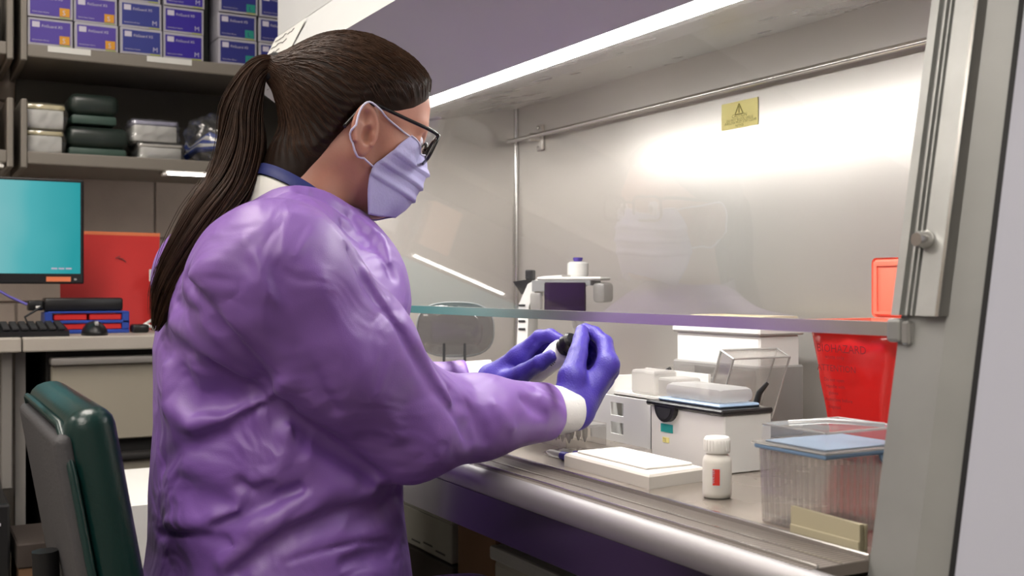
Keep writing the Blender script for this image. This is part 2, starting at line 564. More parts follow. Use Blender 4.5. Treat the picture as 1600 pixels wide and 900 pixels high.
cp('track_rib', slant(-.6585, -.6570, 1.006, 1.47, -.009, -.004), 'aluminium', 0, tr)
cp('track_cover', slant(-.6525, -.630, 1.006, 1.47, -.010, 0.0), 'aluminium', 0, tr)
cp('track_lip', slant(-.630, -.6265, 1.006, 1.47, -.0125, 0.0), 'steel_bright', 0, tr)
bz = 1.072
cp('bolt', MB().tube([(-.650, ys(bz) - .011, bz), (-.650, ys(bz) - .015, bz), (-.650, ys(bz) - .024, bz)], [.0085, .0085, .006], 12), 'steel_bright', 40)
cp('clip', MB().rbox(-.684, -.668, ys(.99) - .008, ys(.99) + .004, .982, 1.003, .003, 2), 'steel_grey')
cp('clip_pad', MB().rbox(-.669, -.660, ys(.985) - .006, ys(.985) + .004, .980, 1.001, .002, 1), 'clear_edge')
cp('sash_track', slant(XL - .02, XL + .03, 1.006, 1.47, -.010, .02), 'aluminium')
gl = cp('sash_glass', slant(XL + .01, XR - .002, .999, 1.44, .001, .006), 'sash_glass')
cp('sash_edge', slant(XL + .01, XR - .006, .987, .9995, -.003, .009), 'steel_bright', 0, gl)
# bar along the back wall
rb = cp('hanging_bar', MB().tube([(XL + .02, 1.285, 1.386), (XR - .01, 1.285, 1.386)], .0055, 12), 'steel_bright', 60)
cp('bar_bracket', MB().rbox(-2.235, -2.205, 1.312, 1.32, 1.355, 1.417, .004, 2), 'steel_wall', 40, rb)
cp('bracket_arm', MB().tube([(-2.22, 1.315, 1.386), (-2.22, 1.30, 1.386), (-2.22, 1.285, 1.386)], .010, 10), 'steel_bright', 60, rb)
for dz in (-.024, .024):
    cp('screw', MB().lathe([(0.0045, 0), (.0045, .003), (.002, .004)], (0, 0, 0), 10).xf(Matrix.Translation((-2.22, 1.312, 1.386 + dz)) @ Matrix.Rotation(math.pi / 2, 4, 'X')), 'steel_bright', 40, rb)
# seams pressed into the back panel
# legs of the stand
for x in (XO0 + .06, XO1 - .06):
    for y in (.78, YB):
        cp('stand_leg', MB().rbox(x - .025, x + .025, y - .025, y + .025, 0, .62, .004, 1), 'painted_grey')
cp('stand_rail', MB().box(XO0 + .06, XO1 - .06, YB - .015, YB + .015, .20, .25), 'painted_grey')

# yellow warning label on the back wall
a, b, c = unproj(1128, 164, Y=1.3195), unproj(1185, 150, Y=1.3195), unproj(1128, 205, Y=1.3195)
lw, lh = b.x - a.x, a.z - c.z
wlab = thing('warning_label', (a.x, 1.3195, c.z), 'yellow warning label with a triangle stuck on the steel back wall', 'label')
obj('sheet', MB().rbox(0, lw, -.0012, 0, 0, lh, .0004, 1), 'yellow_label', wlab)
tri = MB()
s = lh * .26
cx0, cz0 = lw * .5, lh * .64
for q in range(3):
    A = (cx0 + s * math.sin(q * 2.0944), cz0 + s * math.cos(q * 2.0944))
    B = (cx0 + s * math.sin((q + 1) * 2.0944), cz0 + s * math.cos((q + 1) * 2.0944))
    tri.tube([(A[0], -.0016, A[1]), (B[0], -.0016, B[1])], .0011, 4)
tri.box(cx0 - .001, cx0 + .001, -.002, -.0014, cz0 - .004, cz0 + .008)
obj('warning_triangle', tri, 'ink_yellow', wlab)
LM = lambda x, z: plane_matrix((x, -.0018, z), (1, 0, 0), (0, 0, 1))
for txt, x, z, sz in (('CAUTION', .30, .40, .009), ('DO NOT BLOCK GRILLE', .15, .28, .0066), ('AIRFLOW MUST STAY CLEAR', .10, .17, .0066), ('NOTICE', .40, .05, .006)):
    lettering(txt, sz, LM(lw * x, lh * z), 'ink_yellow', wlab)

# taped paper note on the sloping top of the header
n0, n1 = Vector((-2.40, .7405 - .006, 1.601 - .004)), Vector((-2.40, .679, 1.486))
dn = (n1 - n0).normalized()
nrm = Vector((0, -dn.z, dn.y)) * -1
if nrm.y > 0:
    nrm = -nrm
pn = thing('paper_note', n0 + dn * .05, 'white paper note with handwriting lying on the cabinet header', 'paper')
mbn = MB()
o0 = nrm * .002
mbn.add([o0 + dn * -.045, o0 + dn * .05, o0 + dn * .05 + Vector((.21, 0, 0)), o0 + dn * -.045 + Vector((.21, 0, 0))], [(0, 1, 2, 3)])
shp = obj('sheet', mbn, 'paper_white', pn)
sm = shp.modifiers.new('thick', 'SOLIDIFY')
sm.thickness = .001
random.seed(5)
for k in range(4):
    pts = [o0 * 1.6 + dn * (-.03 + k * .02 + random.uniform(-.004, .004)) + Vector((.02 + j * .012, 0, 0)) for j in range(12 - k * 2)]
    obj('handwriting', MB().tube(pts, .0007, 4), 'ink_dark', pn)

# ------------------------------------------------------------------ wall shelves
SX0, SX1 = -3.56, -3.2
def shelf(name, y0, y1, z, up, label, panels=(True, True)):
    t = thing(name, (SX0, y0, z - .035), label, 'shelf')
    h = .035
    obj('shelf_board', MB().rbox(.002, SX1 - SX0, 0.004, y1 - y0 - .004, 0, h, .004, 2), 'shelf_metal', t)
    obj('back_panel', MB().box(.002, .012, 0.004, y1 - y0 - .004, h, up), 'shelf_back', t)
    if panels[0]:
        obj('end_panel', MB().rbox(.002, SX1 - SX0 + .004, -.012, .004, -.012, up, .003, 1), 'shelf_metal', t)
    if panels[1]:
        obj('end_panel', MB().rbox(.002, SX1 - SX0 + .004, y1 - y0 - .004, y1 - y0 + .012, -.012, up, .003, 1), 'shelf_metal', t)
    return t
S1, S2 = 1.690, 1.400
u1 = shelf('wall_shelf', .285, 1.60, S1, .44, 'upper brown-grey metal wall shelf carrying purple glove boxes')
u2 = shelf('wall_shelf', .285, 1.60, S2, .175, 'lower brown-grey metal wall shelf carrying wrapped white boxes')
u3 = shelf('wall_shelf', -1.0, .243, S1, .44, 'upper metal wall shelf at the left picture edge', (False, True))
u4 = shelf('wall_shelf', -1.0, .243, S2, .175, 'lower metal wall shelf above the monitor at the picture edge', (False, True))
# tall back plate between the two shelves
obj('lower_back_plate', MB().box(.002, .012, 0.004, 1.31, .1755, .288), 'shelf_back', u2)
obj('lower_back_plate', MB().box(.002, .012, 0.004, 1.235, .1755, .288), 'shelf_back', u4)
# lit edge under the lower shelf and label strips on the upper one
for ya, yb, lab in ((.645, 1.10, 'slim lit tube lamp under the right lower shelf'), (-.145, .232, 'slim lit tube lamp under the lower shelf above the monitor')):
    t = thing('shelf_lamp', (-3.222, ya, S2 - .035), lab, 'lamp', 'lamps under the lower shelves')
    obj('lamp_housing', MB().rbox(-.045, .010, 0, yb - ya, -.004, 0, .001, 1), 'shelf_metal', t)
    obj('tube', MB().tube([(.012, .012, -.0062), (.012, yb - ya - .012, -.0062)], .0036, 10), 'shelf_lamp', t, 60)
    for y in (0, yb - ya - .014):
        obj('end_cap', MB().rbox(-.010, .020, y, y + .014, -.013, -.0045, .002, 1), 'white_plastic', t)
for ya, yb in ((.055, .165), (.315, .44)):
    obj('label_strip', MB().box(SX1 - SX0, SX1 - SX0 + .0015, ya, yb, .018, .034), 'paper_white', u1)

# glove boxes, end faces to the room
GBX = -3.205
random.seed(11)
cols = [(.290, 'print_purple', 'S', 'first'), (.408, 'print_purple', 'S', 'second'), (.527, 'print_blue', 'M', 'third'), (.648, 'print_indigo', 'M', 'fourth'), (.803, 'print_navy', 'L', 'fifth'), (.926, 'print_navy', 'L', 'sixth')]
rows = ['bottom', 'second lowest', 'third lowest', 'topmost']
GW, GH, GD = .114, .0745, .235
face = lambda y, z: plane_matrix((.0014, y, z), (0, 1, 0), (0, 0, 1))
bm_card = MB().rbox(-GD, 0, 0, GW, 0, GH, .0012, 1).mesh('carton')
for ci, (y, pm, size, cn) in enumerate(cols):
    for ri in range(4):
        jx, jy = random.uniform(-.006, .004), random.uniform(-.002, .002)
        t = thing('glove_box', (GBX + jx, y + jy, S1 + ri * (GH + .0012)), {
            'S': 'purple printed glove box with an orange S badge, %s of the %s column' % (rows[ri], cn),
            'M': 'blue-violet printed glove box marked M, %s of the %s column' % (rows[ri], cn),
            'L': 'navy printed glove box with a green L badge, %s of the %s column' % (rows[ri], cn)}[size], 'glove box', 'glove boxes stacked on the upper shelf')
        o = bpy.data.objects.new('carton', bm_card)
        COL.objects.link(o)
        o.parent = t
        if not bm_card.materials:
            bm_card.materials.append(MATS['glove_box_card'])
        obj('printed_panel', MB().box(.0002, .0008, .006, GW - .006, .006, GH - .007), pm, t)
        obj('logo', MB().box(.0008, .0012, .011, .030, GH - .026, GH - .011), 'print_white', t)
        lettering('FitGuard XS', .0105, face(.035, GH - .025), 'print_white', t)
        lettering('Nitrile Exam Gloves', .0052, face(.011, .012), 'print_white', t)
        bmat = {'S': 'badge_orange', 'M': None, 'L': 'badge_teal'}[size]
        if bmat:
            obj('size_badge', MB().box(.0008, .0012, GW - .034, GW - .008, .007, .030), bmat, t)
        lettering(size, .019, face(GW - .027, .011), {'S': 'print_white', 'M': 'badge_pale', 'L': 'print_navy'}[size], t)
        obj('stripe', MB().box(.0002, .0008, GW - .034, GW - .006, .002, .005), 'gold_stripe', t)
# green dark thing in the gap between the columns
tag(obj('glove_carton', MB().rbox(-3.50, -3.30, .768, .800, S1, S1 + .26, .004, 1), 'green_film'), 'dark green upright carton in the gap between glove boxes', 'box')

def wrapped_box(loc, size, label, lid='cream_lid', body='white_plastic', film=True):
    t = thing('wrapped_box', loc, label, 'box', 'boxes wrapped in plastic on the lower shelf')
    sx, sy, sz = size
    obj('box_body', MB().rbox(0, sx, 0, sy, 0, sz * .8, .004, 2), body, t, 40)
    obj('box_lid', MB().rbox(-.003, sx + .003, -.003, sy + .003, sz * .8, sz, .004, 2), lid, t, 40)
    if film:
        random.seed(int(loc[1] * 1000) + int(loc[2] * 1000))
        bm = bmesh.new()
        bmesh.ops.create_icosphere(bm, subdivisions=4, radius=1)
        for v in bm.verts:
            p = v.co
            k = max(abs(p.x), abs(p.y), abs(p.z))
            q = p / k * .92 + p * .12
            w = .06 * math.sin(9 * p.x + 5 * p.z + loc[1] * 30) + .05 * math.sin(13 * p.y - 7 * p.z)
            v.co = Vector((sx / 2 + q.x * (sx / 2 + .006) * (1 + w * .2), sy / 2 + q.y * (sy / 2 + .009) * (1 + w), max(0.0005, sz / 2 + q.z * (sz / 2 + .005))))
        me = bpy.data.meshes.new('plastic_wrap')
        bm.to_mesh(me)
        bm.free()
        link('plastic_wrap', me, 'bag_film', t, 180)
    return t
wrapped_box((-3.36, .293, S2), (.12, .088, .062), 'white box with cream lid in film, lower of the left pair on the shelf')
wrapped_box((-3.36, .290, S2 + .0665), (.12, .095, .068), 'white box with cream lid in film, upper of the left pair on the shelf')
wrapped_box((-3.37, .590, S2), (.13, .115, .045), 'flat white box in crinkled film, lower of the right pair on the shelf', 'pale_box')
wrapped_box((-3.37, .572, S2 + .0505), (.13, .120, .060), 'white box in clear film with lilac top, upper of the right pair', 'badge_pale')
# green bagged racks
for k, (y, z, w, h, lab) in enumerate(((.400, S2, .155, .085, 'dark green bagged plastic rack, lower one of the pile on the shelf'), (.408, S2 + .092, .120, .085, 'dark green bagged plastic rack, upper one of the pile on the shelf'))):
    t = thing('bagged_rack', (-3.40, y, z), lab, 'plastic rack', 'green bagged racks')
    m1 = MB().rbox(0, .14, 0, w, 0, h * .30, .006, 2)
    obj('rack_tray', m1, 'rack_green', t, 40)
    for q in range(5):
        obj('rack_rib', MB().box(.01 + q * .028, .016 + q * .028, .008, w - .008, h * .30, h * .85), 'green_film', t)
    obj('bag', MB().rbox(-.004, .150, -.006, w + .006, h * .32, h, .02, 3), 'green_film', t, 60)
# blue and white bag at the right
t = thing('tubing_bag', (-3.38, .738, S2), 'clear plastic bag of blue and white tubing beside the ponytail', 'bag')
for k in range(5):
    yy, zz = .03 + .022 * k, .02 + .012 * k
    obj('tubing', MB().tube([(.02, .0 + .01 * k, zz), (.10, .02 + .01 * k, zz + .02), (.12, .09, zz + .03 - .006 * k), (.05, .15, zz + .02), (.02, .11, zz)], .009, 8), 'blue_plastic' if k % 2 == 0 else 'white_cable', t, 60)
bm = bmesh.new()
bmesh.ops.create_icosphere(bm, subdivisions=4, radius=1)
for v in bm.verts:
    p = v.co
    w = 1 + .07 * math.sin(8 * p.x + 6 * p.y) + .05 * math.sin(11 * p.z + 7 * p.y)
    v.co = Vector((.075 + p.x * .075 * w, .085 + p.y * .095 * w, max(.0005, .075 + p.z * .078 * w)))
me = bpy.data.meshes.new('bag_skin')
bm.to_mesh(me)
bm.free()
link('bag_skin', me, 'bag_film', t, 180)
# things in the left bay
tag(obj('card_box', MB().rbox(-3.40, -3.215, .10, .215, S2, S2 + .155, .003, 1), 'peach_card'), 'peach cardboard box on the shelf at the left picture edge', 'box')
tag(obj('storage_box', MB().rbox(-3.40, -3.23, .06, .225, S1, S1 + .10, .003, 1), 'dark_plastic'), 'dark box on the upper shelf at the left picture edge', 'box')
tag(obj('foil_pouch', MB().rbox(-3.39, -3.24, .07, .222, S1 + .102, S1 + .19, .03, 3), 'grey_plastic', None, 60), 'grey rounded pouch on top of the dark shelf box', 'pouch')

# ------------------------------------------------------------------ the bench
BX0, BX1, BZ = -3.56, -2.80, .913
bn = thing('lab_bench', (BX0, -1.0, 0), 'grey-beige laminate lab bench with drawers below it', 'bench')
def bp(name, mb, m, smooth=0, parent=None):
    return wpart(name, mb, m, parent or bn, smooth, bn)
bp('worktop', MB().rbox(BX0 + .002, BX1, -1.0, .2405, BZ - .035, BZ, .004, 2), 'bench_laminate')
bp('worktop', MB().rbox(BX0 + .002, BX1, .2435, 1.55, BZ - .035, BZ, .004, 2), 'bench_laminate')
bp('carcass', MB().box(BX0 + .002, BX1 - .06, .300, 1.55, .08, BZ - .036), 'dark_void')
dr = bp('drawer', MB().rbox(BX1 - .06, BX1 - .032, .309, 1.0, .655, .842, .003, 1), 'drawer_paint')
bp('drawer_pull', MB().rbox(BX1 - .06, BX1 - .012, .305, 1.0, .843, .862, .006, 2), 'drawer_grey', 40, dr)
dr = bp('drawer', MB().rbox(BX1 - .06, BX1 - .032, .309, 1.0, .335, .60, .003, 1), 'drawer_paint')
bp('drawer_pull', MB().rbox(BX1 - .06, BX1 - .014, .305, 1.0, .603, .622, .006, 2), 'dark_void', 40, dr)
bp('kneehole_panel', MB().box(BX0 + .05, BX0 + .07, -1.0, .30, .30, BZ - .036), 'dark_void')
bp('support_panel', MB().box(BX0 + .05, BX1 - .10, .235, .258, 0, BZ - .036), 'drawer_grey')
bp('support_leg', MB().rbox(BX1 - .10, BX1 - .05, .20, .225, .55, BZ - .036, .003, 1), 'drawer_grey')

# monitor
my1, my0 = .403, -.11
mx = -2.98
mo = thing('monitor', (mx, .15, BZ), 'flat monitor showing a teal desktop on the lab bench', 'monitor')
zb, zt = 1.0405, 1.308
wpart('housing', MB().rbox(mx - .035, mx, my0, my1, zb, zt, .004, 2), 'black_plastic', mo)
scr = MB().box(mx + .0003, mx + .0012, my0 + .010, my1 - .009, zb + .026, zt - .008)
def screen_mat():
    m = bpy.data.materials.new('teal_screen')
    m.use_nodes = True
    nt = m.node_tree
    nt.nodes.clear()
    tc = nt.nodes.new('ShaderNodeTexCoord')
    sp = nt.nodes.new('ShaderNodeSeparateXYZ')
    nt.links.new(tc.outputs['Object'], sp.inputs[0])
    n = nt.nodes.new('ShaderNodeTexNoise')
    n.inputs['Scale'].default_value = 5
    nt.links.new(tc.outputs['Object'], n.inputs['Vector'])
    ad = nt.nodes.new('ShaderNodeMath')
    ad.operation = 'MULTIPLY_ADD'
    ad.inputs[1].default_value = .12
    nt.links.new(n.outputs[0], ad.inputs[0])
    nt.links.new(sp.outputs['Y'], ad.inputs[2])
    rp = nt.nodes.new('ShaderNodeValToRGB')
    el = rp.color_ramp.elements
    el[0].position, el[0].color = 0.05, (*lin((134, 190, 194)), 1)
    el[1].position, el[1].color = 0.30, (*lin((46, 152, 158)), 1)
    e = el.new(.14); e.color = (*lin((104, 180, 184)), 1)
    e = el.new(.17); e.color = (*lin((80, 172, 178)), 1)
    nt.links.new(ad.outputs[0], rp.inputs[0])
    em = nt.nodes.new('ShaderNodeEmission')
    em.inputs[1].default_value = 1.0
    nt.links.new(rp.outputs[0], em.inputs[0])
    ou = nt.nodes.new('ShaderNodeOutputMaterial')
    nt.links.new(em.outputs[0], ou.inputs[0])
    MATS['teal_screen'] = m
screen_mat()
sc_o = wpart('screen', scr, 'teal_screen', mo)
for k in range(3):
    obj('screen_text', MB().box(.0013, .0018, my1 - .078 + k * .017 - .15, my1 - .064 + k * .017 - .15, zb + .037 - BZ, zb + .041 - BZ), 'badge_pale', mo)
wpart('sticker', MB().box(mx + .0003, mx + .001, my1 - .090, my1 - .032, zb + .006, zb + .018), 'orange_label', mo)
wpart('power_button', MB().box(mx + .0003, mx + .0012, my1 - .024, my1 - .018, zb + .009, zb + .014), 'grey_plastic', mo)
wpart('neck', MB().rbox(mx - .075, mx - .036, .10, .20, BZ + .01, zb + .14, .006, 2), 'black_plastic', mo)
wpart('foot', MB().rbox(mx - .15, mx + .004, .02, .28, BZ, BZ + .014, .005, 2), 'black_plastic', mo)

# keyboard and mouse
kb = thing('keyboard', (-2.90, .10, BZ), 'black computer keyboard on the bench under the monitor', 'keyboard')
obj('case', MB().prism([(-.065, 0), (.065, 0), (.065, .012), (-.065, .028)], -.25, .25, 'y'), 'black_plastic', kb)
kme = MB().rbox(-.008, .008, -.008, .008, 0, .008, .002, 1).mesh('key')
kme.materials.append(MATS['dark_plastic'])
for r_ in range(5):
    for c_ in range(24):
        o = bpy.data.objects.new('key', kme)
        COL.objects.link(o)
        o.parent = kb
        x = -.050 + r_ * .024
        o.location = (x, -.237 + c_ * .0205, .0205 - x * .123)
ms = thing('computer_mouse', (-2.86, .411, BZ), 'small black computer mouse on the bench edge', 'mouse')
def blob(rx, ry, rz, flat=.0, n=3):
    bm = bmesh.new()
    bmesh.ops.create_icosphere(bm, subdivisions=n, radius=1)
    mb = MB()
    mb.add([(v.co.x * rx, v.co.y * ry, max(flat, v.co.z * rz)) for v in bm.verts], [[v.index for v in f.verts] for f in bm.faces])
    bm.free()
    return mb
obj('mouse_body', blob(.052, .031, .036), 'black_plastic', ms, 180)
obj('scroll_wheel', MB().tube([(.030, -.004, .028), (.030, .004, .028)], .008, 12), 'grey_plastic', ms, 60)
# rack with red tubes, hub on it
rk = thing('tube_rack', (-3.02, .415, BZ), 'blue plastic tube rack with red inserts behind the mouse', 'tube rack')
obj('rack_tier', MB().rbox(-.05, .05, -.10, .098, 0, .010, .002, 1), 'blue_plastic', rk)
obj('rack_tier', MB().rbox(-.05, .05, -.10, .098, .026, .034, .002, 1), 'blue_plastic', rk)
for y in (-.094, .092):
    obj('rack_end', MB().rbox(-.05, .05, y - .012, y + .006, .010, .055, .002, 1), 'blue_plastic', rk)
obj('rack_tier', MB().rbox(-.05, .05, -.10, .098, .052, .057, .002, 1), 'blue_plastic', rk)
for zz in (.0105, .0345):
    for q in range(2):
        obj('red_insert', MB().rbox(-.04, .046, -.085 + q * .085, -.006 + q * .085, zz, zz + .0150, .002, 1), 'red_plastic', rk)
hb = thing('power_adapter', (-3.02, .385, BZ + .0575), 'black power adapter lying on the blue tube rack', 'adapter')
obj('adapter_body', MB().rbox(-.035, .035, -.075, .115, 0, .034, .006, 2), 'black_plastic', hb, 40)
obj('plug_end', MB().rbox(-.02, .02, -.112, -.076, .002, .028, .004, 2), 'black_plastic', hb, 40)
obj('connector', MB().rbox(.0205, .026, -.095, -.083, .008, .014, .001, 1), 'white_plastic', hb)
tag(obj('network_cable', MB().tube([(-3.0, .27, BZ + .075), (-3.0, .23, BZ + .095), (-2.99, .19, BZ + .12), (-3.02, .12, BZ + .15)], .0035, 8), 'cable_lilac', None, 60), 'lilac network cable hanging behind the monitor', 'cable')
tag(obj('black_cable', MB().tube([(-2.96, .30, BZ + .07), (-2.94, .26, BZ + .045), (-2.95, .27, BZ + .02), (-2.955, .30, BZ + .006), (-2.95, .31, BZ + .006)], .003, 8), 'black_plastic', None, 60), 'thin black cable looping down beside the keyboard', 'cable')
tag(obj('white_cable', MB().tube([(-3.0, .66, BZ + .03), (-2.98, .575, BZ + .033), (-2.97, .552, BZ + .022), (-2.96, .575, BZ + .010), (-2.95, .64, BZ + .005)], .005, 8), 'white_cable', None, 60), 'white cable loop on the bench beside the ponytail tip', 'cable')
tag(obj('cable_plug', MB().rbox(-3.0, -2.95, .518, .56, BZ, BZ + .022, .006, 2), 'black_plastic', None, 40), 'small black plug on the bench next to the white cable', 'plug')
# red folder standing against the wall side
rf = thing('red_folder', (-3.17, .50, BZ), 'red plastic folder standing upright behind the monitor', 'folder')
obj('cover', MB().add([(0, -.13, 0), (0, .122, 0), (-.035, .137, .272), (-.035, -.13, .274), (-.006, -.13, 0), (-.006, .122, 0), (-.041, .137, .272), (-.041, -.13, .274)],
    [(0, 1, 2, 3), (7, 6, 5, 4), (0, 4, 5, 1), (1, 5, 6, 2), (2, 6, 7, 3), (3, 7, 4, 0)]), 'red_card', rf)
obj('pale_edge', MB().add([(-.0335, -.13, .266), (-.0335, .1365, .264), (-.034, .137, .2735), (-.034, -.13, .275)], [(0, 1, 2, 3)]), 'orange_label', rf)
for q in range(3):
    obj('printed_mark', MB().tube([(-.022, .030 - .008 * q, .200), (-.0225, .042 - .008 * q, .190 + .008 * q)], .0012, 4), 'ink_dark', rf)
tag(obj('desk_holder', MB().rbox(-3.15, -3.09, .600, .66, BZ + .0, BZ + .165, .006, 2), 'black_plastic', None, 40), 'black upright holder partly behind the ponytail', 'holder')
tag(obj('paper_card', MB().rbox(-3.089, -3.086, .585, .635, BZ + .135, BZ + .168, .001, 1), 'paper_white'), 'small white card at the edge of the black holder', 'card')
# clutter below the bench
bx = thing('carton', (-2.60, .285, 0), 'brown cardboard carton with a pale label under the bench', 'box')
obj('carton_body', MB().rbox(-.10, .10, -.075, .06, 0, .44, .003, 1), 'carton_brown', bx)
obj('carton_flap', MB().rbox(-.104, .104, -.079, .064, .44, .492, .003, 1), 'carton_dark', bx)
obj('carton_label', MB().box(.1005, .101, -.028, .012, .33, .42), 'paper_white', bx)
pc = thing('computer_tower', (-2.72, .13, 0), 'black computer tower on the floor at the left picture edge', 'computer')
obj('case', MB().rbox(-.2, .2, -.20, .065, 0, .575, .006, 2), 'black_plastic', pc)
for zz in (.53, .40, .27):
    obj('indicator', MB().box(.2005, .2015, .040, .046, zz, zz + .006), 'print_white', pc)
tag(obj('white_carton', MB().rbox(-2.45, -2.05, .34, .62, 0, .64, .004, 1), 'paper_white'), 'white carton standing on the floor behind the chair back', 'box')
# cartons below the cabinet
t = thing('grey_carton', (-2.38, 1.22, .0), 'grey-white carton stacked under the cabinet on a dark carton', 'box')
obj('carton_body', MB().rbox(-.18, .122, -.12, .06, .392, .485, .003, 1), 'carton_grey', t)
obj('carton_lid', MB().rbox(-.182, .124, -.122, .062, .485, .525, .003, 1), 'carton_grey', t)
for q in range(3):
    obj('printed_line', MB().box(-.10 + q * .07, -.05 + q * .07, -.1212, -.1203, .405 + .006 * (q % 2), .409 + .006 * (q % 2)), 'ink_dark', t)
tag(obj('dark_carton', MB().rbox(-2.58, -2.23, 1.09, 1.285, 0, .39, .003, 1), 'carton_dark'), 'dark carton on the floor carrying the grey-white carton', 'box')
tag(obj('brown_carton', MB().rbox(-2.225, -2.05, 1.10, 1.285, 0, .56, .003, 1), 'carton_brown'), 'dark brown carton under the cabinet beside the grey-white one', 'box')
t = thing('storage_bin', (-1.8, 1.22, 0), 'grey storage bin with a rim under the right of the cabinet', 'bin')
obj('bin_body', MB().rbox(-.215, .25, -.14, .06, 0, .46, .01, 2), 'carton_grey', t)
obj('bin_rim', MB().rbox(-.222, .256, -.147, .067, .46, .49, .006, 2), 'grey_plastic', t)

# ------------------------------------------------------------------ things on the cabinet's work surface
# small white bottle
t = thing('reagent_bottle', (-.955, .797, W), 'small white plastic bottle with a red label and screw cap', 'bottle')
obj('bottle_body', MB().lathe([(.0135, 0), (.0158, .002), (.0162, .006), (.0162, .040), (.0150, .045), (.0118, .049), (.0112, .051)], n=28), 'milky_plastic', t, 50)
cpz = MB().lathe([(.0140, .0505), (.0143, .052), (.0143, .066), (.0130, .068)], n=28)
cap = obj('cap', cpz, 'white_plastic', t, 40)
for k in range(22):
    a = 2 * math.pi * k / 22
    obj('cap_rib', MB().box(-.0006, .0006, .0141, .0150, .053, .065).xf(Matrix.Rotation(a, 4, 'Z')), 'white_plastic', cap)
va = math.atan2(-.797, .955)
lb = MB()
ring = []
for zz in (.013, .036):
    ring.append([(.0165 * math.cos(va + q * .06), .0165 * math.sin(va + q * .06), zz) for q in range(-5, 6)])
lb.rings(ring, cap=False, close=False)
obj('paper_label', lb, 'paper_white', t, 60)
lb = MB()
ring = []
for zz in (.016, .034):
    ring.append([(.0168 * math.cos(va + q * .06), .0168 * math.sin(va + q * .06), zz) for q in range(-5, 4)])
lb.rings(ring, cap=False, close=False)
rl = obj('red_label', lb, 'red_label', t, 60)
ca2 = va - .06
lettering('WATER', .0045, plane_matrix((.0173 * math.cos(ca2) + .0016 * math.sin(ca2), .0173 * math.sin(ca2) - .0016 * math.cos(ca2), .018), (0, 0, 1), (math.sin(ca2), -math.cos(ca2), 0)), 'print_white', t)

# white box with black tray and blue tip film
t = thing('tip_tray_box', (-1.141, .939, W), 'white box with a black hinged tray and blue tip sheet on top', 'box')
obj('box_body', MB().rbox(-.077, .077, -.039, .039, 0, .074, .0015, 1), 'white_plastic', t)
tray = obj('tray', MB().rbox(-.082, .079, -.045, .041, .074, .081, .002, 1), 'black_plastic', t)
lat = MB()
lat.prism([(.022 * math.cos(a), .0 + .022 * math.sin(a)) for a in [math.radians(180 + q) for q in range(0, 181, 15)]], -.0475, -.040, 'y')
lat.xf(Matrix.Translation((-.037, 0, .0765)))
obj('latch', lat, 'black_plastic', tray)
obj('latch_face', MB().prism([(-.037 + .015 * math.cos(a), .0735 + .015 * math.sin(a)) for a in [math.radians(180 + q) for q in range(0, 181, 15)]], -.0485, -.0476, 'y'), 'dark_plastic', tray)
obj('tip_sheet', MB().rbox(-.066, .064, -.036, .032, .081, .086, .002, 1), 'blue_film', t)
cov = MB().rbox(-.060, .058, -.030, .028, .0862, .106, .008, 2)
obj('clear_cover', cov, 'frost_plastic', t, 40)
random.seed(3)
obj('hinge_arm', MB().tube([(.052, .034, .080), (.056, .037, .098), (.066, .043, .112)], [.0045, .004, .0025], 8), 'black_plastic', t, 60)
obj('teal_sticker', MB().box(-.054, -.028, -.0400, -.0393, .040, .051), 'teal_label', t)
obj('yellow_sticker', MB().box(-.050, -.036, -.0400, -.0393, .026, .033), 'yellow_label', t)
lettering('TE', .006, plane_matrix((-.048, -.0404, .0275), (1, 0, 0), (0, 0, 1)), 'ink_yellow', t)

# clear box with blue lid
cx0, cx1, cy0, cy1 = -.835, -.7445, .751, .861
t = thing('clear_box', ((cx0 + cx1) / 2, (cy0 + cy1) / 2, W), 'clear ribbed plastic box with a blue-rimmed clear lid at the right', 'plastic box')
hx, hy = (cx1 - cx0) / 2, (cy1 - cy0) / 2
wall = MB()
for x0, x1, y0, y1 in ((-hx, -hx + .0015, -hy, hy), (hx - .0015, hx, -hy, hy), (-hx, hx, -hy, -hy + .0015), (-hx, hx, hy - .0015, hy)):
    wall.add([(x0 * .96, y0 * .96, .001), (x1 * .96, y0 * .96, .001), (x1 * .96, y1 * .96, .001), (x0 * .96, y1 * .96, .001), (x0, y0, .074), (x1, y0, .074), (x1, y1, .074), (x0, y1, .074)],
             [(0, 3, 2, 1), (4, 5, 6, 7), (0, 1, 5, 4), (1, 2, 6, 5), (2, 3, 7, 6), (3, 0, 4, 7)])
bodyp = obj('box_wall', wall, 'clear_plastic', t)
obj('box_base', MB().rbox(-hx * .96, hx * .96, -hy * .96, hy * .96, 0, .003, .001, 1), 'clear_rib', t)
for k in range(12):
    y = -hy + .008 + k * (2 * hy - .016) / 11
    obj('wall_rib', MB().tube([(hx * .965, y * .965, .004), (hx + .0004, y, .073)], .0018, 6), 'clear_rib', bodyp, 60)
for k in range(10):
    x = -hx + .008 + k * (2 * hx - .016) / 9
    obj('wall_rib', MB().tube([(x * .965, -hy * .965, .004), (x, -hy - .0004, .073)], .0018, 6), 'clear_rib', bodyp, 60)
lidp = obj('lid_rim', MB().rbox(-hx - .004, hx + .004, -hy - .004, hy + .004, .0745, .079, .002, 2), 'blue_lid', t)
obj('rim_flange', MB().rbox(-hx - .006, hx + .006, -hy - .006, hy + .006, .0792, .0812, .001, 1), 'clear_edge', lidp)
obj('lid_sheet', MB().rbox(-hx + .004, hx - .004, -hy + .004, hy - .004, .0814, .0826, .0005, 1), 'blue_film', lidp)
dome = MB()
dome.rings([[(-hx * k, -hy * k, z), (hx * k, -hy * k, z), (hx * k, hy * k, z), (-hx * k, hy * k, z)] for k, z in ((.97, .0815), (.95, .096), (.92, .099))])
obj('lid_dome', dome, 'clear_plastic', t)
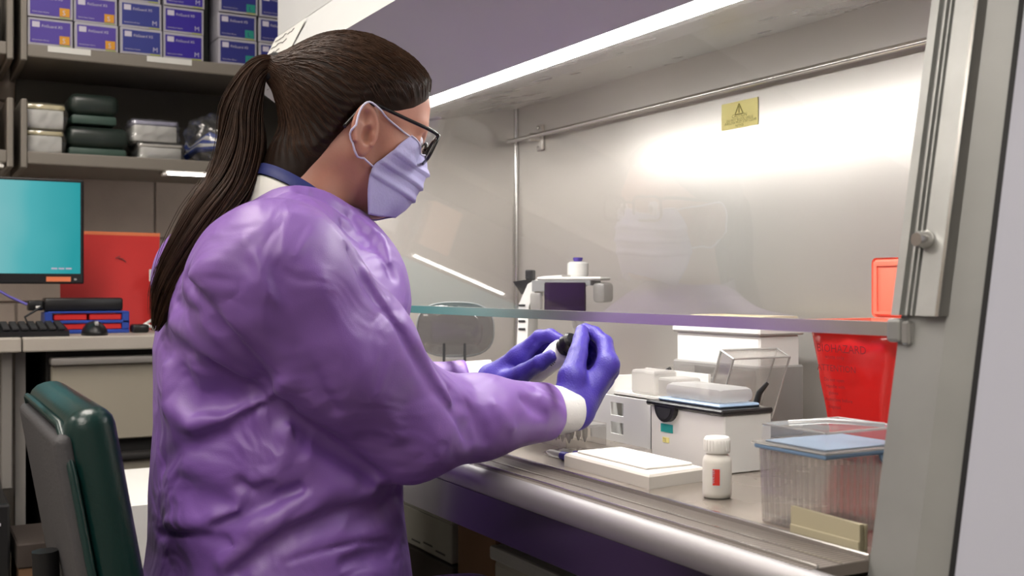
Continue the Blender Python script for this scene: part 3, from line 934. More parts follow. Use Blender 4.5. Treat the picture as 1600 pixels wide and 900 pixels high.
eg = MB()
for k, z in ((.95, .0985),):
    P = [(-hx * k, -hy * k, z), (hx * k, -hy * k, z), (hx * k, hy * k, z), (-hx * k, hy * k, z)]
    for q in range(4):
        eg.tube([P[q], P[(q + 1) % 4]], .0012, 6)
obj('lid_edge', eg, 'clear_edge', t)
eg = MB().tube([(-.03, -.03, .0995), (-.005, -.005, .1025), (.012, .018, .1015), (.03, .04, .0995)], .0025, 6)
obj('film_crease', eg, 'clear_edge', t, 60)
obj('lid_tab', MB().prism([(.026 + .013 * math.cos(a), .0745 + .011 * math.sin(a)) for a in [math.radians(180 + q) for q in range(0, 181, 20)]], hx + .002, hx + .0045), 'blue_lid', lidp)

# beige slotted rack in front of the clear box
t = thing('slotted_rack', (-.735, .7435, W), 'beige plastic slotted rack standing before the clear box', 'tube rack')
L = .086
obj('front_wall', MB().prism([(-L / 2, 0), (L / 2, 0), (L / 2, .025), (-L / 2, .027)], -.004, 0, 'y'), 'beige_plastic', t)
obj('base_step', MB().rbox(-L / 2, L / 2, -.0055, -.0041, 0, .010, .0005, 1), 'beige_plastic', t)
obj('back_wall', MB().box(-L / 2, L / 2, .0035, .0055, 0, .024), 'beige_plastic', t)
for k in range(6):
    x = -L / 2 + .004 + k * (L - .008) / 5
    obj('slot_divider', MB().box(x - .002, x + .002, 0, .0034, .002, .024), 'beige_plastic', t)
obj('base', MB().box(-L / 2, L / 2, 0, .0034, 0, .002), 'beige_plastic', t)

# biohazard bag in a coral bin with its lid up
t = thing('biohazard_bin', (-1.05, 1.17, W), 'red biohazard bag hung in a small coral bin with raised lid', 'waste bin')
zr = .187
rings = []
random.seed(9)
n = 44
for k, (z, rx, ry) in enumerate(((.0, .060, .050), (.03, .064, .054), (.07, .070, .058), (.11, .076, .062), (.15, .082, .066), (.182, .087, .070))):
    ring = []
    for i in range(n):
        a = 2 * math.pi * i / n
        c, s_ = math.cos(a), math.sin(a)
        q = (abs(c) ** 5 + abs(s_) ** 5) ** (-1 / 5)
        w = 1 + .02 * math.sin(7 * a + z * 40) + .012 * math.sin(13 * a - z * 60)
        ring.append((rx * q * c * w, ry * q * s_ * w, z))
    rings.append(ring)
obj('bag', MB().rings(rings), 'red_film', t, 180)
obj('bin_body', MB().rings([[(sx * k * .052, sy * k * .043, z) for sx, sy in ((-1, -1), (1, -1), (1, 1), (-1, 1))] for z, k in ((.002, 1), (.175, 1.4))]), 'red_plastic', t)
rim = MB()
for x0, x1, y0, y1 in ((-.098, .10, -.078, -.064), (-.098, .10, .064, .078), (-.098, -.084, -.064, .064), (.084, .10, -.064, .064)):
    rim.box(x0, x1, y0, y1, zr - .004, zr + .004)
obj('rim', rim, 'coral_plastic', t)
lid = obj('lid', MB().rbox(-.088, .10, .070, .078, zr + .005, zr + .092, .008, 3), 'coral_plastic', t, 40)
ed = MB()
for x0, x1, z0, z1 in ((-.082, .094, zr + .080, zr + .086), (-.082, -.076, zr + .014, zr + .080), (-.082, .094, zr + .010, zr + .014)):
    ed.box(x0, x1, .0672, .0698, z0, z1)
obj('lid_border', ed, 'coral_plastic', lid)
Lb = lambda x, z: plane_matrix((x, -.0735 - (z - .16) * .10, z), (1, 0, 0), (0, -.1, 1))
for txt, x, z, sz in (('BIOHAZARD', -.064, .148, .0155), ('waste only', -.050, .139, .008), ('ATTENTION', -.066, .122, .0125), ('Do not open', -.055, .108, .007), ('Handle with', -.052, .099, .007), ('gloves', -.048, .090, .007), ('Autoclave before', -.055, .081, .007), ('disposal', -.050, .071, .007), ('Biological agents', -.045, .054, .007), ('Keep closed when', -.048, .040, .007), ('not in use', -.045, .030, .007)):
    lettering(txt, sz, Lb(x + .010, z), 'ink_red', t)

# cream-lidded white tip box at the back with clear open-lidded box in front
t = thing('tip_box', (-1.43, 1.21, W), 'white pipette tip box with a cream lid near the back wall', 'tip box')
obj('box_body', MB().rbox(-.085, .135, -.045, .05, 0, .112, .003, 1), 'frost_plastic', t)
obj('white_insert', MB().rbox(-.080, .130, -.040, .045, .107, .160, .003, 1), 'white_plastic', t)
obj('box_lid', MB().rbox(-.086, .136, -.046, .051, .160, .172, .003, 1), 'white_plastic', t)
obj('lid_top', MB().rings([[(-.084, -.044, .172), (.132, -.044, .172), (.132, .049, .172), (-.084, .049, .172)], [(-.05, -.03, .190), (.130, -.03, .190), (.130, .04, .190), (-.05, .04, .190)]]), 'cream_lid', t)
t = thing('open_box', (-1.35, 1.113, W), 'clear plastic box with a tilted open lid beside the steel wall', 'plastic box')
fr = MB()
for x0, x1, y0, y1 in ((-.10, .05, -.05, -.048), (-.10, .05, .048, .05), (-.10, -.098, -.05, .05), (.048, .05, -.05, .05)):
    fr.box(x0, x1, y0, y1, 0, .105)
obj('box_wall', fr, 'clear_plastic', t)
obj('box_base', MB().box(-.098, .048, -.048, .048, 0, .003), 'clear_rib', t)
for k in range(5):
    obj('green_insert', MB().rbox(-.092 + k * .016, -.082 + k * .016, -.040, .040, .004, .090, .002, 1), 'frost_plastic', t)
ar = Matrix.Translation((.052, 0, .045)) @ Matrix.Rotation(math.radians(22), 4, 'Y')
lw_, ll_ = .105, .012
lid = MB()
lid.box(0, .0015, -.055, .055, 0, lw_)
for y in (-.055, .0535):
    lid.box(.0015, .030, y, y + .0015, 0, lw_)
lid.box(.0015, .030, -.0535, .0535, lw_ - .0015, lw_)
lid.box(.0015, .030, -.0535, .0535, 0, .0015)
lo = obj('open_lid', lid.xf(ar), 'clear_plastic', t)
eg = MB()
c8 = [(0, -.055, 0), (0, .055, 0), (0, .055, lw_), (0, -.055, lw_), (.03, -.055, 0), (.03, .055, 0), (.03, .055, lw_), (.03, -.055, lw_)]
for i, j in ((0, 1), (1, 2), (2, 3), (3, 0), (4, 5), (5, 6), (6, 7), (7, 4), (0, 4), (1, 5), (2, 6), (3, 7)):
    eg.tube([c8[i], c8[j]], .0016, 6)
obj('lid_edge', eg.xf(ar), 'clear_edge', lo)
obj('black_pen', MB().tube([(-.060, -.062, .095), (-.040, -.060, .100), (-.028, -.058, .108)], [.003, .005, .003], 8), 'black_plastic', t, 60)

# white modular rack with window slots
t = thing('rack_stand', (-1.36, .985, W), 'white plastic rack with window slots beside the gloved hand', 'rack')
def winpanel(x0, x1, z0, z1, wins, y0, y1):
    """upright panel with rectangular windows, built from bars around them"""
    mb = MB()
    xs = sorted({x0, x1} | {w_[0] for w_ in wins} | {w_[1] for w_ in wins})
    zs = sorted({z0, z1} | {w_[2] for w_ in wins} | {w_[3] for w_ in wins})
    for i in range(len(xs) - 1):
        for j in range(len(zs) - 1):
            mx_, mz_ = (xs[i] + xs[i + 1]) / 2, (zs[j] + zs[j + 1]) / 2
            if any(w_[0] < mx_ < w_[1] and w_[2] < mz_ < w_[3] for w_ in wins):
                continue
            mb.box(xs[i], xs[i + 1], y0, y1, zs[j], zs[j + 1])
    return mb
obj('front_panel', winpanel(-.085, .075, 0, .070, [(-.030, .004, .012, .030), (-.030, .004, .040, .060)], -.035, -.031), 'white_plastic', t)
obj('side_panel', MB().box(-.087, -.083, -.035, .075, 0, .095), 'white_plastic', t)
obj('side_panel', MB().box(.073, .077, -.035, .075, 0, .070), 'white_plastic', t)
obj('back_panel', winpanel(-.085, .075, 0, .105, [(-.06, .06, .01, .062)], .071, .075), 'white_plastic', t)
obj('shelf_plate', MB().box(-.083, .073, .008, .071, .066, .070), 'white_plastic', t)
obj('added_grey_backing', MB().box(-.05, .03, .0, .002, .004, .064), 'grey_plastic', t)  # added grey sheet, darkens the view through the front windows
obj('upper_block', MB().rbox(-.040, .020, .010, .055, .0705, .108, .004, 2), 'frost_plastic', t)
obj('upper_block', MB().rbox(.026, .072, .012, .06, .0705, .100, .004, 2), 'frost_plastic', t)

# clear tube rack with ticks and violet-capped tubes
t = thing('tube_strip_rack', (-1.41, .875, W), 'low clear rack of sample tubes under the right wrist', 'tube rack')
obj('rack_plate', MB().rbox(-.085, .06, -.03, .04, .028, .032, .001, 1), 'frost_plastic', t)
obj('rack_front', MB().box(-.085, .06, -.032, -.030, 0, .034), 'clear_rib', t)
obj('rack_back', MB().box(-.085, .06, .038, .040, 0, .034), 'clear_rib', t)
tm = MB().lathe([(.001, .004), (.004, .012), (.0045, .028), (.0045, .036)], n=10).mesh('sample_tube')
tm.materials.append(MATS['frost_plastic'])
for k in range(7):
    for j in range(2):
        o = bpy.data.objects.new('tube_well', tm)
        COL.objects.link(o)
        o.parent = t
        o.location = (-.07 + k * .018, -.012 + j * .028, 0)
for k in range(7):
    obj('tick_mark', MB().box(-.078 + k * .02, -.0765 + k * .02, -.0326, -.0321, .012, .026), 'ink_dark', t)
for k, (x, y) in enumerate(((-1.262, .803), (-1.266, .785))):
    q = thing('sample_tube', (x, y, W + .006), ('sample tube with violet cap lying behind another by the white tray' if k == 0 else 'sample tube with violet cap lying closest to the white tray'), 'tube', 'violet-capped tubes')
    obj('tube_body', MB().tube([(-.040, 0, 0), (-.030, 0, 0), (0, 0, 0)], [.0015, .005, .005], 10), 'frost_plastic', q, 60)
    obj('tube_cap', MB().tube([(.0005, 0, 0), (.014, 0, 0)], .006, 10), 'print_indigo', q, 60)

# white low tray at the front
t = thing('white_tray', (-1.125, .80, W), 'low white plastic tray lying at the front of the work surface', 'tray')
mbt = MB()
mbt.rings([[(-.095 + d, -.040 + d, z), (.095 - d, -.042 + d, z), (.083 - d, .050 - d, z), (-.095 + d, .058 - d, z)] for d, z in ((0, 0), (0, .014), (.002, .017), (.006, .018))])
obj('tray_body', mbt, 'pale_box', t)
obj('tray_sheet', MB().rbox(-.082, .070, -.028, .042, .0182, .0215, .001, 1), 'white_plastic', t)

# pipette stand with pipettes near the back-left corner
px0, py0 = -1.87, 1.17
t = thing('pipette_stand', (px0, py0, W), 'white pipette stand with a violet window near the back corner', 'pipette stand', None, math.radians(40))
obj('base', MB().rbox(-.10, .10, -.06, .06, 0, .02, .008, 2), 'white_plastic', t, 40)
post = [(-.082, 0, .02), (-.085, 0, .12), (-.081, 0, .20), (-.064, 0, .236), (-.040, 0, .248), (.0, 0, .250)]
mbp = MB()
rings = []
for i, p in enumerate(post):
    d_ = (Vector(post[min(i + 1, 5)]) - Vector(post[max(i - 1, 0)])).normalized()
    nn = Vector((-d_.z, 0, d_.x))
    p = Vector(p)
    rings.append([p + nn * .011 + Vector((0, -.03, 0)), p + nn * .011 + Vector((0, .03, 0)), p - nn * .011 + Vector((0, .03, 0)), p - nn * .011 + Vector((0, -.03, 0))])
obj('post', mbp.rings(rings), 'white_plastic', t, 50)
for k in range(4):
    obj('vent_slot', MB().rbox(-.092, -.077, -.0325, -.0302, .150 + k * .016, .154 + k * .016, .0008, 1), 'dark_plastic', t)
obj('arm', MB().prism([(-.058, .228), (.020, .228), (.036, .240), (.064, .240), (.064, .250), (-.058, .250)], -.045, .028, 'y'), 'grey_plastic', t)
obj('arm_cover', MB().rbox(-.05, .085, -.042, .03, .2505, .257, .003, 1), 'white_plastic', t)
obj('window', MB().rbox(-.030, .056, -.052, -.0465, .186, .246, .002, 1), 'violet_window', t)
obj('window_core', MB().rbox(-.026, .052, -.046, -.032, .190, .227, .002, 1), 'print_aubergine', t)
obj('holder_clip', MB().rbox(.066, .092, -.040, .028, .206, .246, .008, 2), 'frost_plastic', t, 40)
obj('holder_clip', MB().rbox(-.062, -.038, -.050, -.032, .190, .226, .006, 2), 'frost_plastic', t, 40)
obj('knob', MB().rbox(-.082, -.066, -.020, .0, .252, .272, .002, 1), 'dark_plastic', t)
obj('hook', MB().rings([[(-.108, -.02, .248), (-.072, -.02, .253), (-.072, .02, .253), (-.108, .02, .248)], [(-.092, -.015, .222), (-.084, -.015, .222), (-.084, .015, .222), (-.092, .015, .222)]]), 'dark_plastic', t)
obj('yellow_sticker', MB().rbox(-.092, -.070, -.0325, -.0303, .100, .112, .0008, 1), 'yellow_label', t)
qo = Matrix.Rotation(math.radians(40), 4, 'Z') @ Vector((.008, .052, 0))
q = thing('hanging_pipette', (px0 + qo.x, py0 + qo.y, W + .058), 'white pipette hanging from the pipette stand', 'pipette')
obj('plunger', MB().lathe([(.008, .232), (.010, .236), (.010, .240)], n=14), 'print_purple', q, 40)
obj('handle', MB().lathe([(.010, .094), (.0125, .10), (.014, .16), (.020, .200), (.022, .206), (.022, .228), (.016, .231)], n=20), 'white_plastic', q, 50)
obj('shaft', MB().lathe([(.003, 0), (.005, .03), (.008, .06), (.010, .094)], n=14), 'white_plastic', q, 50)

# mini centrifuge with open smoky lid
mcx, mcy = -2.04, 1.00
t = thing('mini_centrifuge', (mcx, mcy, W), 'round white mini centrifuge with its clear smoky lid open', 'centrifuge', None, math.radians(61))
obj('housing', MB().lathe([(.070, 0), (.082, .008), (.086, .03), (.084, .055), (.072, .068), (.05, .072)], n=32), 'white_plastic', t, 50)
obj('rotor_bowl', MB().lathe([(.048, .0722), (.050, .0745), (.02, .078)], n=28), 'grey_plastic', t, 50)
lid = MB()
nR = 40
def lidring(s_, off):
    out = []
    for i in range(nR):
        a = 2 * math.pi * i / nR
        c, s2 = math.cos(a), math.sin(a)
        q = (abs(c) ** 2.8 + abs(s2) ** 2.8) ** (-1 / 2.8)
        out.append((.082 * q * c * s_, .062 - off, .146 + .058 * q * s2 * s_))
    return out
lid.rings([lidring(1.0, 0), lidring(.99, .012), lidring(.93, .022), lidring(.55, .027)])
lo = obj('open_lid', lid, 'smoke_lid', t, 60)
lr = lidring(1.0, 0)
obj('lid_rim', MB().tube(lr + [lr[0]], .0022, 8, False), 'grey_plastic', lo, 60)
obj('hinge', MB().tube([(-.02, .066, .086), (.02, .066, .086)], .006, 10), 'white_plastic', t, 60)
obj('lid_latch', MB().rbox(-.014, .014, .030, .040, .182, .198, .003, 2), 'smoke_lid', lo, 40)
for x in (-.022, .022):
    obj('lid_pin', MB().tube([(x, .02, .076), (x, .025, .118)], .0028, 8), 'dark_plastic', t, 60)

# ------------------------------------------------------------------ the chair
ch = thing('lab_chair', (-1.39, .36, 0), 'dark green vinyl lab chair with a grey back shell', 'chair')
ang = math.radians(10)
BM = Matrix.Translation((0, -.135, .55)) @ Matrix.Rotation(ang, 4, 'X')
def cushion(w, d, h, r, bulge=0.0):
    """rounded pad: width x, thickness y, height z, soft edges"""
    mb = MB().rbox(-w / 2, w / 2, -d / 2, d / 2, 0, h, r, 4)
    return mb
back = cushion(.40, .052, .36, .022)
back.v = [(x, y + (x / .2) ** 2 * .004, z) for x, y, z in back.v]
obj('backrest', back.xf(BM), 'chair_green', ch, 60)
shell = MB().rbox(-.194, .194, -.046, -.0265, -.02, .338, .009, 3)
shell.v = [(x * (1 - .10 * max(0, .2 - z)), y + (x / .2) ** 2 * .012, z) for x, y, z in shell.v]
obj('back_shell', shell.xf(BM), 'chair_grey', ch, 60)
pip = [(-.196, .0, .02), (-.196, 0, .30), (-.17, 0, .347), (.17, 0, .347), (.196, 0, .30), (.196, 0, .02)]
pip = [(x, -.027 + (x / .2) ** 2 * .004, z) for x, _, z in pip]
obj('piping', MB().tube(pip, .0045, 8).xf(BM), 'chair_green', ch, 60)
obj('seat', MB().rbox(-.225, .225, -.17, .25, .385, .45, .028, 4), 'chair_green', ch, 60)
obj('seat_pan', MB().rbox(-.20, .20, -.15, .22, .365, .384, .008, 2), 'dark_plastic', ch, 40)
obj('back_bar', MB().tube([(0, .0, .362), (0, -.17, .362), (0, -.225, .40), (0, -.21, .58), (0, -.215, .72)], .016, 8), 'black_plastic', ch, 60)
obj('gas_lift', MB().lathe([(.030, .10), (.030, .24), (.018, .242), (.018, .364)], n=18), 'chrome', ch, 50)
for k in range(5):
    a = 2 * math.pi * k / 5 + .3
    c, s_ = math.cos(a), math.sin(a)
    lg = obj('base_leg', MB().tube([(0, 0, .10), (.16 * c, .16 * s_, .088), (.29 * c, .29 * s_, .070)], [.026, .022, .017], 8), 'black_plastic', ch, 60)
    obj('caster', MB().tube([(.29 * c - .012 * s_, .29 * s_ + .012 * c, .028), (.29 * c + .012 * s_, .29 * s_ - .012 * c, .028)], .028, 14), 'black_plastic', lg, 60)

# ------------------------------------------------------------------ soft shapes: distance fields meshed with surface nets
F32 = np.float32
def V3(*p):
    return np.array(p, F32)
def rcone(P, a, b, r1, r2):
    a, b = np.asarray(a, F32), np.asarray(b, F32)
    ba = b - a
    pa = P - a
    h = np.clip(pa @ ba / F32(ba @ ba), 0, 1)
    return np.linalg.norm(pa - h[:, None] * ba, axis=1) - (F32(r1) + F32(r2 - r1) * h)
def ell(P, c, r):
    r = np.asarray(r, F32)
    q = P - np.asarray(c, F32)
    k0 = np.linalg.norm(q / r, axis=1)
    k1 = np.linalg.norm(q / (r * r), axis=1) + 1e-9
    return k0 * (k0 - 1) / k1
def smin(a, b, k):
    h = np.maximum(k - np.abs(a - b), 0) / k
    return np.minimum(a, b) - h * h * k * F32(.25)
def smax(a, b, k):
    return -smin(-a, -b, k)
def chain(P, pts, rad, k=None):
    d = None
    for i in range(len(pts) - 1):
        e = rcone(P, pts[i], pts[i + 1], rad[i], rad[i + 1])
        d = e if d is None else (np.minimum(d, e) if k is None else smin(d, e, k))
    return d

def surface_net(sdf, lo, hi, h, blk=8, slack=1.5):
    lo = np.array(lo, F32)
    nb = np.ceil((np.array(hi) - lo) / (h * blk)).astype(int)
    n = nb * blk + 1
    G = np.full(n, 1.0, F32)
    bi = np.stack(np.meshgrid(*[np.arange(k) for k in nb], indexing='ij'), -1).reshape(-1, 3)
    cen = (lo + (bi + .5) * (h * blk)).astype(F32)
    dc = sdf(cen)
    near = np.abs(dc) < h * blk * .87 * slack + h
    G[...] = 1.0
    inside = np.where(dc < 0)[0]
    for i in inside:
        x, y, z = bi[i] * blk
        G[x:x + blk + 1, y:y + blk + 1, z:z + blk + 1] = -1.0
    off = np.stack(np.meshgrid(*[np.arange(blk + 1)] * 3, indexing='ij'), -1).reshape(-1, 3)
    idx = np.where(near)[0]
    step = 400
    for s in range(0, len(idx), step):
        ii = idx[s:s + step]
        pts = (bi[ii] * blk)[:, None, :] + off[None]
        flat = pts.reshape(-1, 3)
        G[flat[:, 0], flat[:, 1], flat[:, 2]] = sdf((lo + flat * h).astype(F32))
    S = G < 0
    c = [S[i:n[0] - 1 + i, j:n[1] - 1 + j, k:n[2] - 1 + k] for i in (0, 1) for j in (0, 1) for k in (0, 1)]
    al, an = c[0].copy(), c[0].copy()
    for q in c[1:]:
        al &= q
        an |= q
    act = an & ~al
    cells = np.argwhere(act)
    ids = np.full(act.shape, -1, np.int32)
    ids[tuple(cells.T)] = np.arange(len(cells))
    acc = np.zeros((len(cells), 3), F32)
    cnt = np.zeros(len(cells), F32)
    cor = [(i, j, k) for i in (0, 1) for j in (0, 1) for k in (0, 1)]
    val = {q: G[cells[:, 0] + q[0], cells[:, 1] + q[1], cells[:, 2] + q[2]] for q in cor}
    for a in cor:
        for ax in range(3):
            if a[ax] == 0:
                b = list(a); b[ax] = 1; b = tuple(b)
                va, vb = val[a], val[b]
                m = (va < 0) != (vb < 0)
                t = np.where(m, va / np.where(m, va - vb, 1), 0)
                p = np.array(a, F32)[None, :].repeat(len(cells), 0)
                p[:, ax] = t
                acc[m] += p[m]
                cnt[m] += 1
    verts = lo + (cells + acc / cnt[:, None]) * h
    quads = []
    for ax in range(3):
        u, w = (ax + 1) % 3, (ax + 2) % 3
        sl0 = [slice(None)] * 3; sl1 = [slice(None)] * 3
        sl0[ax] = slice(0, n[ax] - 1); sl1[ax] = slice(1, n[ax])
        A, B = S[tuple(sl0)], S[tuple(sl1)]
        e = np.argwhere(A != B)
        e = e[(e[:, u] > 0) & (e[:, w] > 0) & (e[:, u] < n[u] - 1) & (e[:, w] < n[w] - 1)]
        def cid(du, dw):
            q = e.copy()
            q[:, u] -= du
            q[:, w] -= dw
            return ids[q[:, 0], q[:, 1], q[:, 2]]
        q = np.stack([cid(1, 1), cid(0, 1), cid(0, 0), cid(1, 0)], 1)
        flip = ~A[tuple(e.T)]
        q[flip] = q[flip][:, ::-1]
        quads.append(q)
    quads = np.concatenate(quads)
    quads = quads[(quads >= 0).all(1)]
    return verts, quads

def mesh_np(name, verts, quads):
    me = bpy.data.meshes.new(name)
    me.vertices.add(len(verts))
    me.vertices.foreach_set('co', np.ascontiguousarray(verts, F32).ravel())
    k = quads.shape[1]
    me.loops.add(quads.size)
    me.loops.foreach_set('vertex_index', np.ascontiguousarray(quads, np.int32).ravel())
    me.polygons.add(len(quads))
    me.polygons.foreach_set('loop_start', np.arange(len(quads), dtype=np.int32) * k)
    me.update(calc_edges=True)
    return me

def relax(verts, quads, it=1, lam=.5):
    for _ in range(it):
        I = np.concatenate([quads[:, k] for k in (0, 1, 2, 3, 1, 2, 3, 0)])
        J = np.concatenate([quads[:, k] for k in (1, 2, 3, 0, 0, 1, 2, 3)])
        cnt = np.bincount(I, minlength=len(verts))
        acc = np.stack([np.bincount(I, weights=verts[J, k], minlength=len(verts)) for k in range(3)], 1)
        verts = verts + lam * (acc / np.maximum(cnt, 1)[:, None] - verts)
    return verts

def soft(name, sdf, lo, hi, h, m, parent, base, it=1, slack=1.5):
    v, q = surface_net(sdf, lo, hi, h, slack=slack)
    v = relax(v, q, it)
    me = mesh_np(name, v - np.array(base, F32), q)
    return link(name, me, m, parent, 180)

# ------------------------------------------------------------------ the person
PB = Vector((-1.41, .42, 0))
person = thing('person', PB, 'person in a purple gown, face mask, glasses and blue gloves seated at the cabinet', 'person')

HEAD = V3(-1.41, .534, 1.243)
yaw_h, pit_h = math.radians(8), math.radians(20)
RH = np.array(Matrix.Rotation(-yaw_h, 3, 'Z') @ Matrix.Rotation(-pit_h, 3, 'X'), F32)
def to_head(P):
    return (P - HEAD) @ RH
def hw(*p):
    return HEAD + RH @ V3(*p)

def up(px, py, d):
    return np.array(unproj(px, py, D=d), F32)

SH_R, EL_R, WR_R = V3(-1.225, .372, 1.035), V3(-1.2475, .55, .866), V3(-1.267, .80, .863)
SH_L, EL_L, WR_L = V3(-1.60, .40, 1.04), V3(-1.63, .60, .84), V3(-1.536, .82, .885)
NECK = V3(-1.41, .452, 1.12)

# hands: chains of joints
R_PALM = [up(893, 645, 1.50), up(912, 600, 1.525)]
R_F = {
    'thumb': ([up(893, 622, 1.50), up(893, 590, 1.50), up(903, 553, 1.535), up(908, 530, 1.565), up(909, 517, 1.578)], [.020, .0185, .0135, .0115, .0095]),
    'index': ([up(900, 640, 1.505), up(950, 570, 1.53), up(945, 536, 1.565), up(929, 521, 1.585), up(914, 514, 1.592)], [.021, .0145, .0115, .0100, .0088]),
    'middle': ([up(903, 640, 1.52), up(949, 578, 1.55), up(944, 545, 1.595), up(928, 527, 1.61), up(911, 524, 1.606)], [.020, .0145, .0115, .0100, .0088]),
    'ring': ([up(903, 645, 1.53), up(943, 590, 1.57), up(939, 560, 1.61), up(925, 545, 1.62), up(912, 543, 1.61)], [.020, .0140, .0110, .0098, .0085]),
    'little': ([up(900, 650, 1.535), up(935, 603, 1.58), up(930, 578, 1.612), up(920, 566, 1.617), up(910, 564, 1.605)], [.019, .0130, .0100, .0090, .0080]),
}
L_F = {
    'thumb': ([up(776, 598, 1.70), up(795, 597, 1.67), up(818, 583, 1.64), up(844, 567, 1.612), up(862, 556, 1.602)], [.022, .0190, .0140, .0118, .0095]),
    'index': ([up(775, 590, 1.705), up(812, 557, 1.685), up(843, 527, 1.672), up(860, 524, 1.660), up(875, 531, 1.648)], [.022, .0150, .0112, .0100, .0088]),
    'middle': ([up(775, 592, 1.71), up(812, 562, 1.705), up(846, 538, 1.695), up(864, 542, 1.672), up(874, 552, 1.652)], [.021, .0145, .0112, .0098, .0088]),
    'ring': ([up(777, 597, 1.71), up(810, 572, 1.715), up(840, 553, 1.710), up(857, 558, 1.685), up(865, 568, 1.662)], [.021, .0140, .0108, .0095, .0085]),
    'little': ([up(780, 603, 1.71), up(808, 583, 1.718), up(832, 569, 1.712), up(846, 573, 1.690), up(853, 580, 1.672)], [.020, .0130, .0098, .0088, .0080]),
}
def hand(P, FNG, wrist, elbow):
    d = None
    for k, (pts, rad) in FNG.items():
        palm = rcone(P, pts[0], pts[1], rad[0], rad[1])
        fin = chain(P, pts[1:], rad[1:], .004)
        e = smin(palm, fin, .006)
        d = e if d is None else d
        if d is not e:
            # palms melt together, fingers stay apart
            d = np.minimum(d, fin)
            d = smin(d, palm, .012)
    ax = (np.asarray(wrist) - np.asarray(elbow))
    ax = ax / np.linalg.norm(ax)
    d = smin(d, rcone(P, wrist - ax * .045, wrist + ax * .004, .0285, .0265), .02)
    return d
def hand_R(P):
    return hand(P, R_F, WR_R, EL_R)
def hand_L(P):
    return hand(P, L_F, WR_L, EL_L)

def head_sdf(q):
    """head in its own axes: x to the person's right, y forward, z up"""
    ax = np.abs(q[:, 0])
    s = np.stack([ax, q[:, 1], q[:, 2]], 1)
    d = ell(s, (0, -.008, .040), (.073, .096, .085))
    d = smin(d, ell(s, (0, .032, .058), (.058, .060, .056)), .02)
    d = smin(d, ell(s, (0, .032, -.016), (.058, .062, .080)), .03)
    d = smin(d, rcone(s, (.046, .004, -.038), (.012, .070, -.080), .020, .018), .025)
    d = smin(d, ell(s, (.038, .060, -.010), (.022, .022, .022)), .02)
    d = smin(d, rcone(s, (0, .090, .020), (0, .104, -.016), .0080, .0115), .012)
    d = smin(d, rcone(s, (0, .084, .038), (.034, .076, .037), .012, .010), .018)
    d = smax(d, -ell(s, (.032, .100, .017), (.017, .017, .012)), .010)
    d = smin(d, ell(s, (.032, .079, .016), (.013, .013, .012)), .003)
    # ear
    t = .22
    e = s - np.array((.078, .003, -.008), F32)
    c, sn = F32(math.cos(t)), F32(math.sin(t))
    ey, ez = c * e[:, 1] + sn * e[:, 2], -sn * e[:, 1] + c * e[:, 2]
    ex = e[:, 0] + F32(.35) * ey
    E = np.stack([ex, ey, ez], 1)
    w = np.where(ez > 0, F32(1), F32(1) - F32(.25) * np.clip(-ez / .035, 0, 1))
    E2 = E.copy()
    E2[:, 1] /= w
    ear = ell(E2, (0, 0, 0), (.0075, .0195, .0340))
    ring = np.sqrt((np.sqrt((E2[:, 1] / .0165) ** 2 + (ez / .031) ** 2) - 1) ** 2 * .00035 + (ex - .005) ** 2) - .0036
    ring = np.where(ez < -.018, F32(.02), ring)
    ear = smin(ear, ring.astype(F32), .003)
    ear = smax(ear, -ell(E, (.010, .004, -.005), (.0125, .0090, .0140)), .002)
    ear = smax(ear, -ell(E, (.0095, -.002, .017), (.0085, .0060, .0105)), .002)
    ear = smin(ear, ell(E, (.002, .0135, -.004), (.0055, .0045, .0065)), .004)
    d = smin(d, ear, .008)
    return d
def neck_sdf(P):
    return rcone(P, hw(0, -.024, -.045), NECK - V3(0, .005, .06), .052, .061)

def torso_loft(P, off=0.0):
    zt = np.array([.44, .55, .70, .85, .95, 1.01, 1.06, 1.102, 1.15], F32)
    yc = np.array([.43, .43, .432, .430, .432, .440, .448, .452, .460], F32)
    aa = np.array([.225, .22, .20, .19, .192, .180, .135, .088, .066], F32)
    bb = np.array([.19, .182, .160, .152, .152, .143, .118, .092, .074], F32)
    z = np.clip(P[:, 2], zt[0], zt[-1])
    a, b, y0 = np.interp(z, zt, aa).astype(F32) + F32(off), np.interp(z, zt, bb).astype(F32) + F32(off), np.interp(z, zt, yc).astype(F32)
    x, y = (P[:, 0] + F32(1.415)) / a, (P[:, 1] - y0) / b
    r = (np.abs(x) ** 2.2 + np.abs(y) ** 2.2) ** (1 / 2.2)
    d = (r - 1) * np.minimum(a, b)
    d = smax(d * F32(.92), P[:, 2] - F32(1.145 + off), .03)
    d = smax(d, F32(.46 - off) - P[:, 2], .03)
    return d

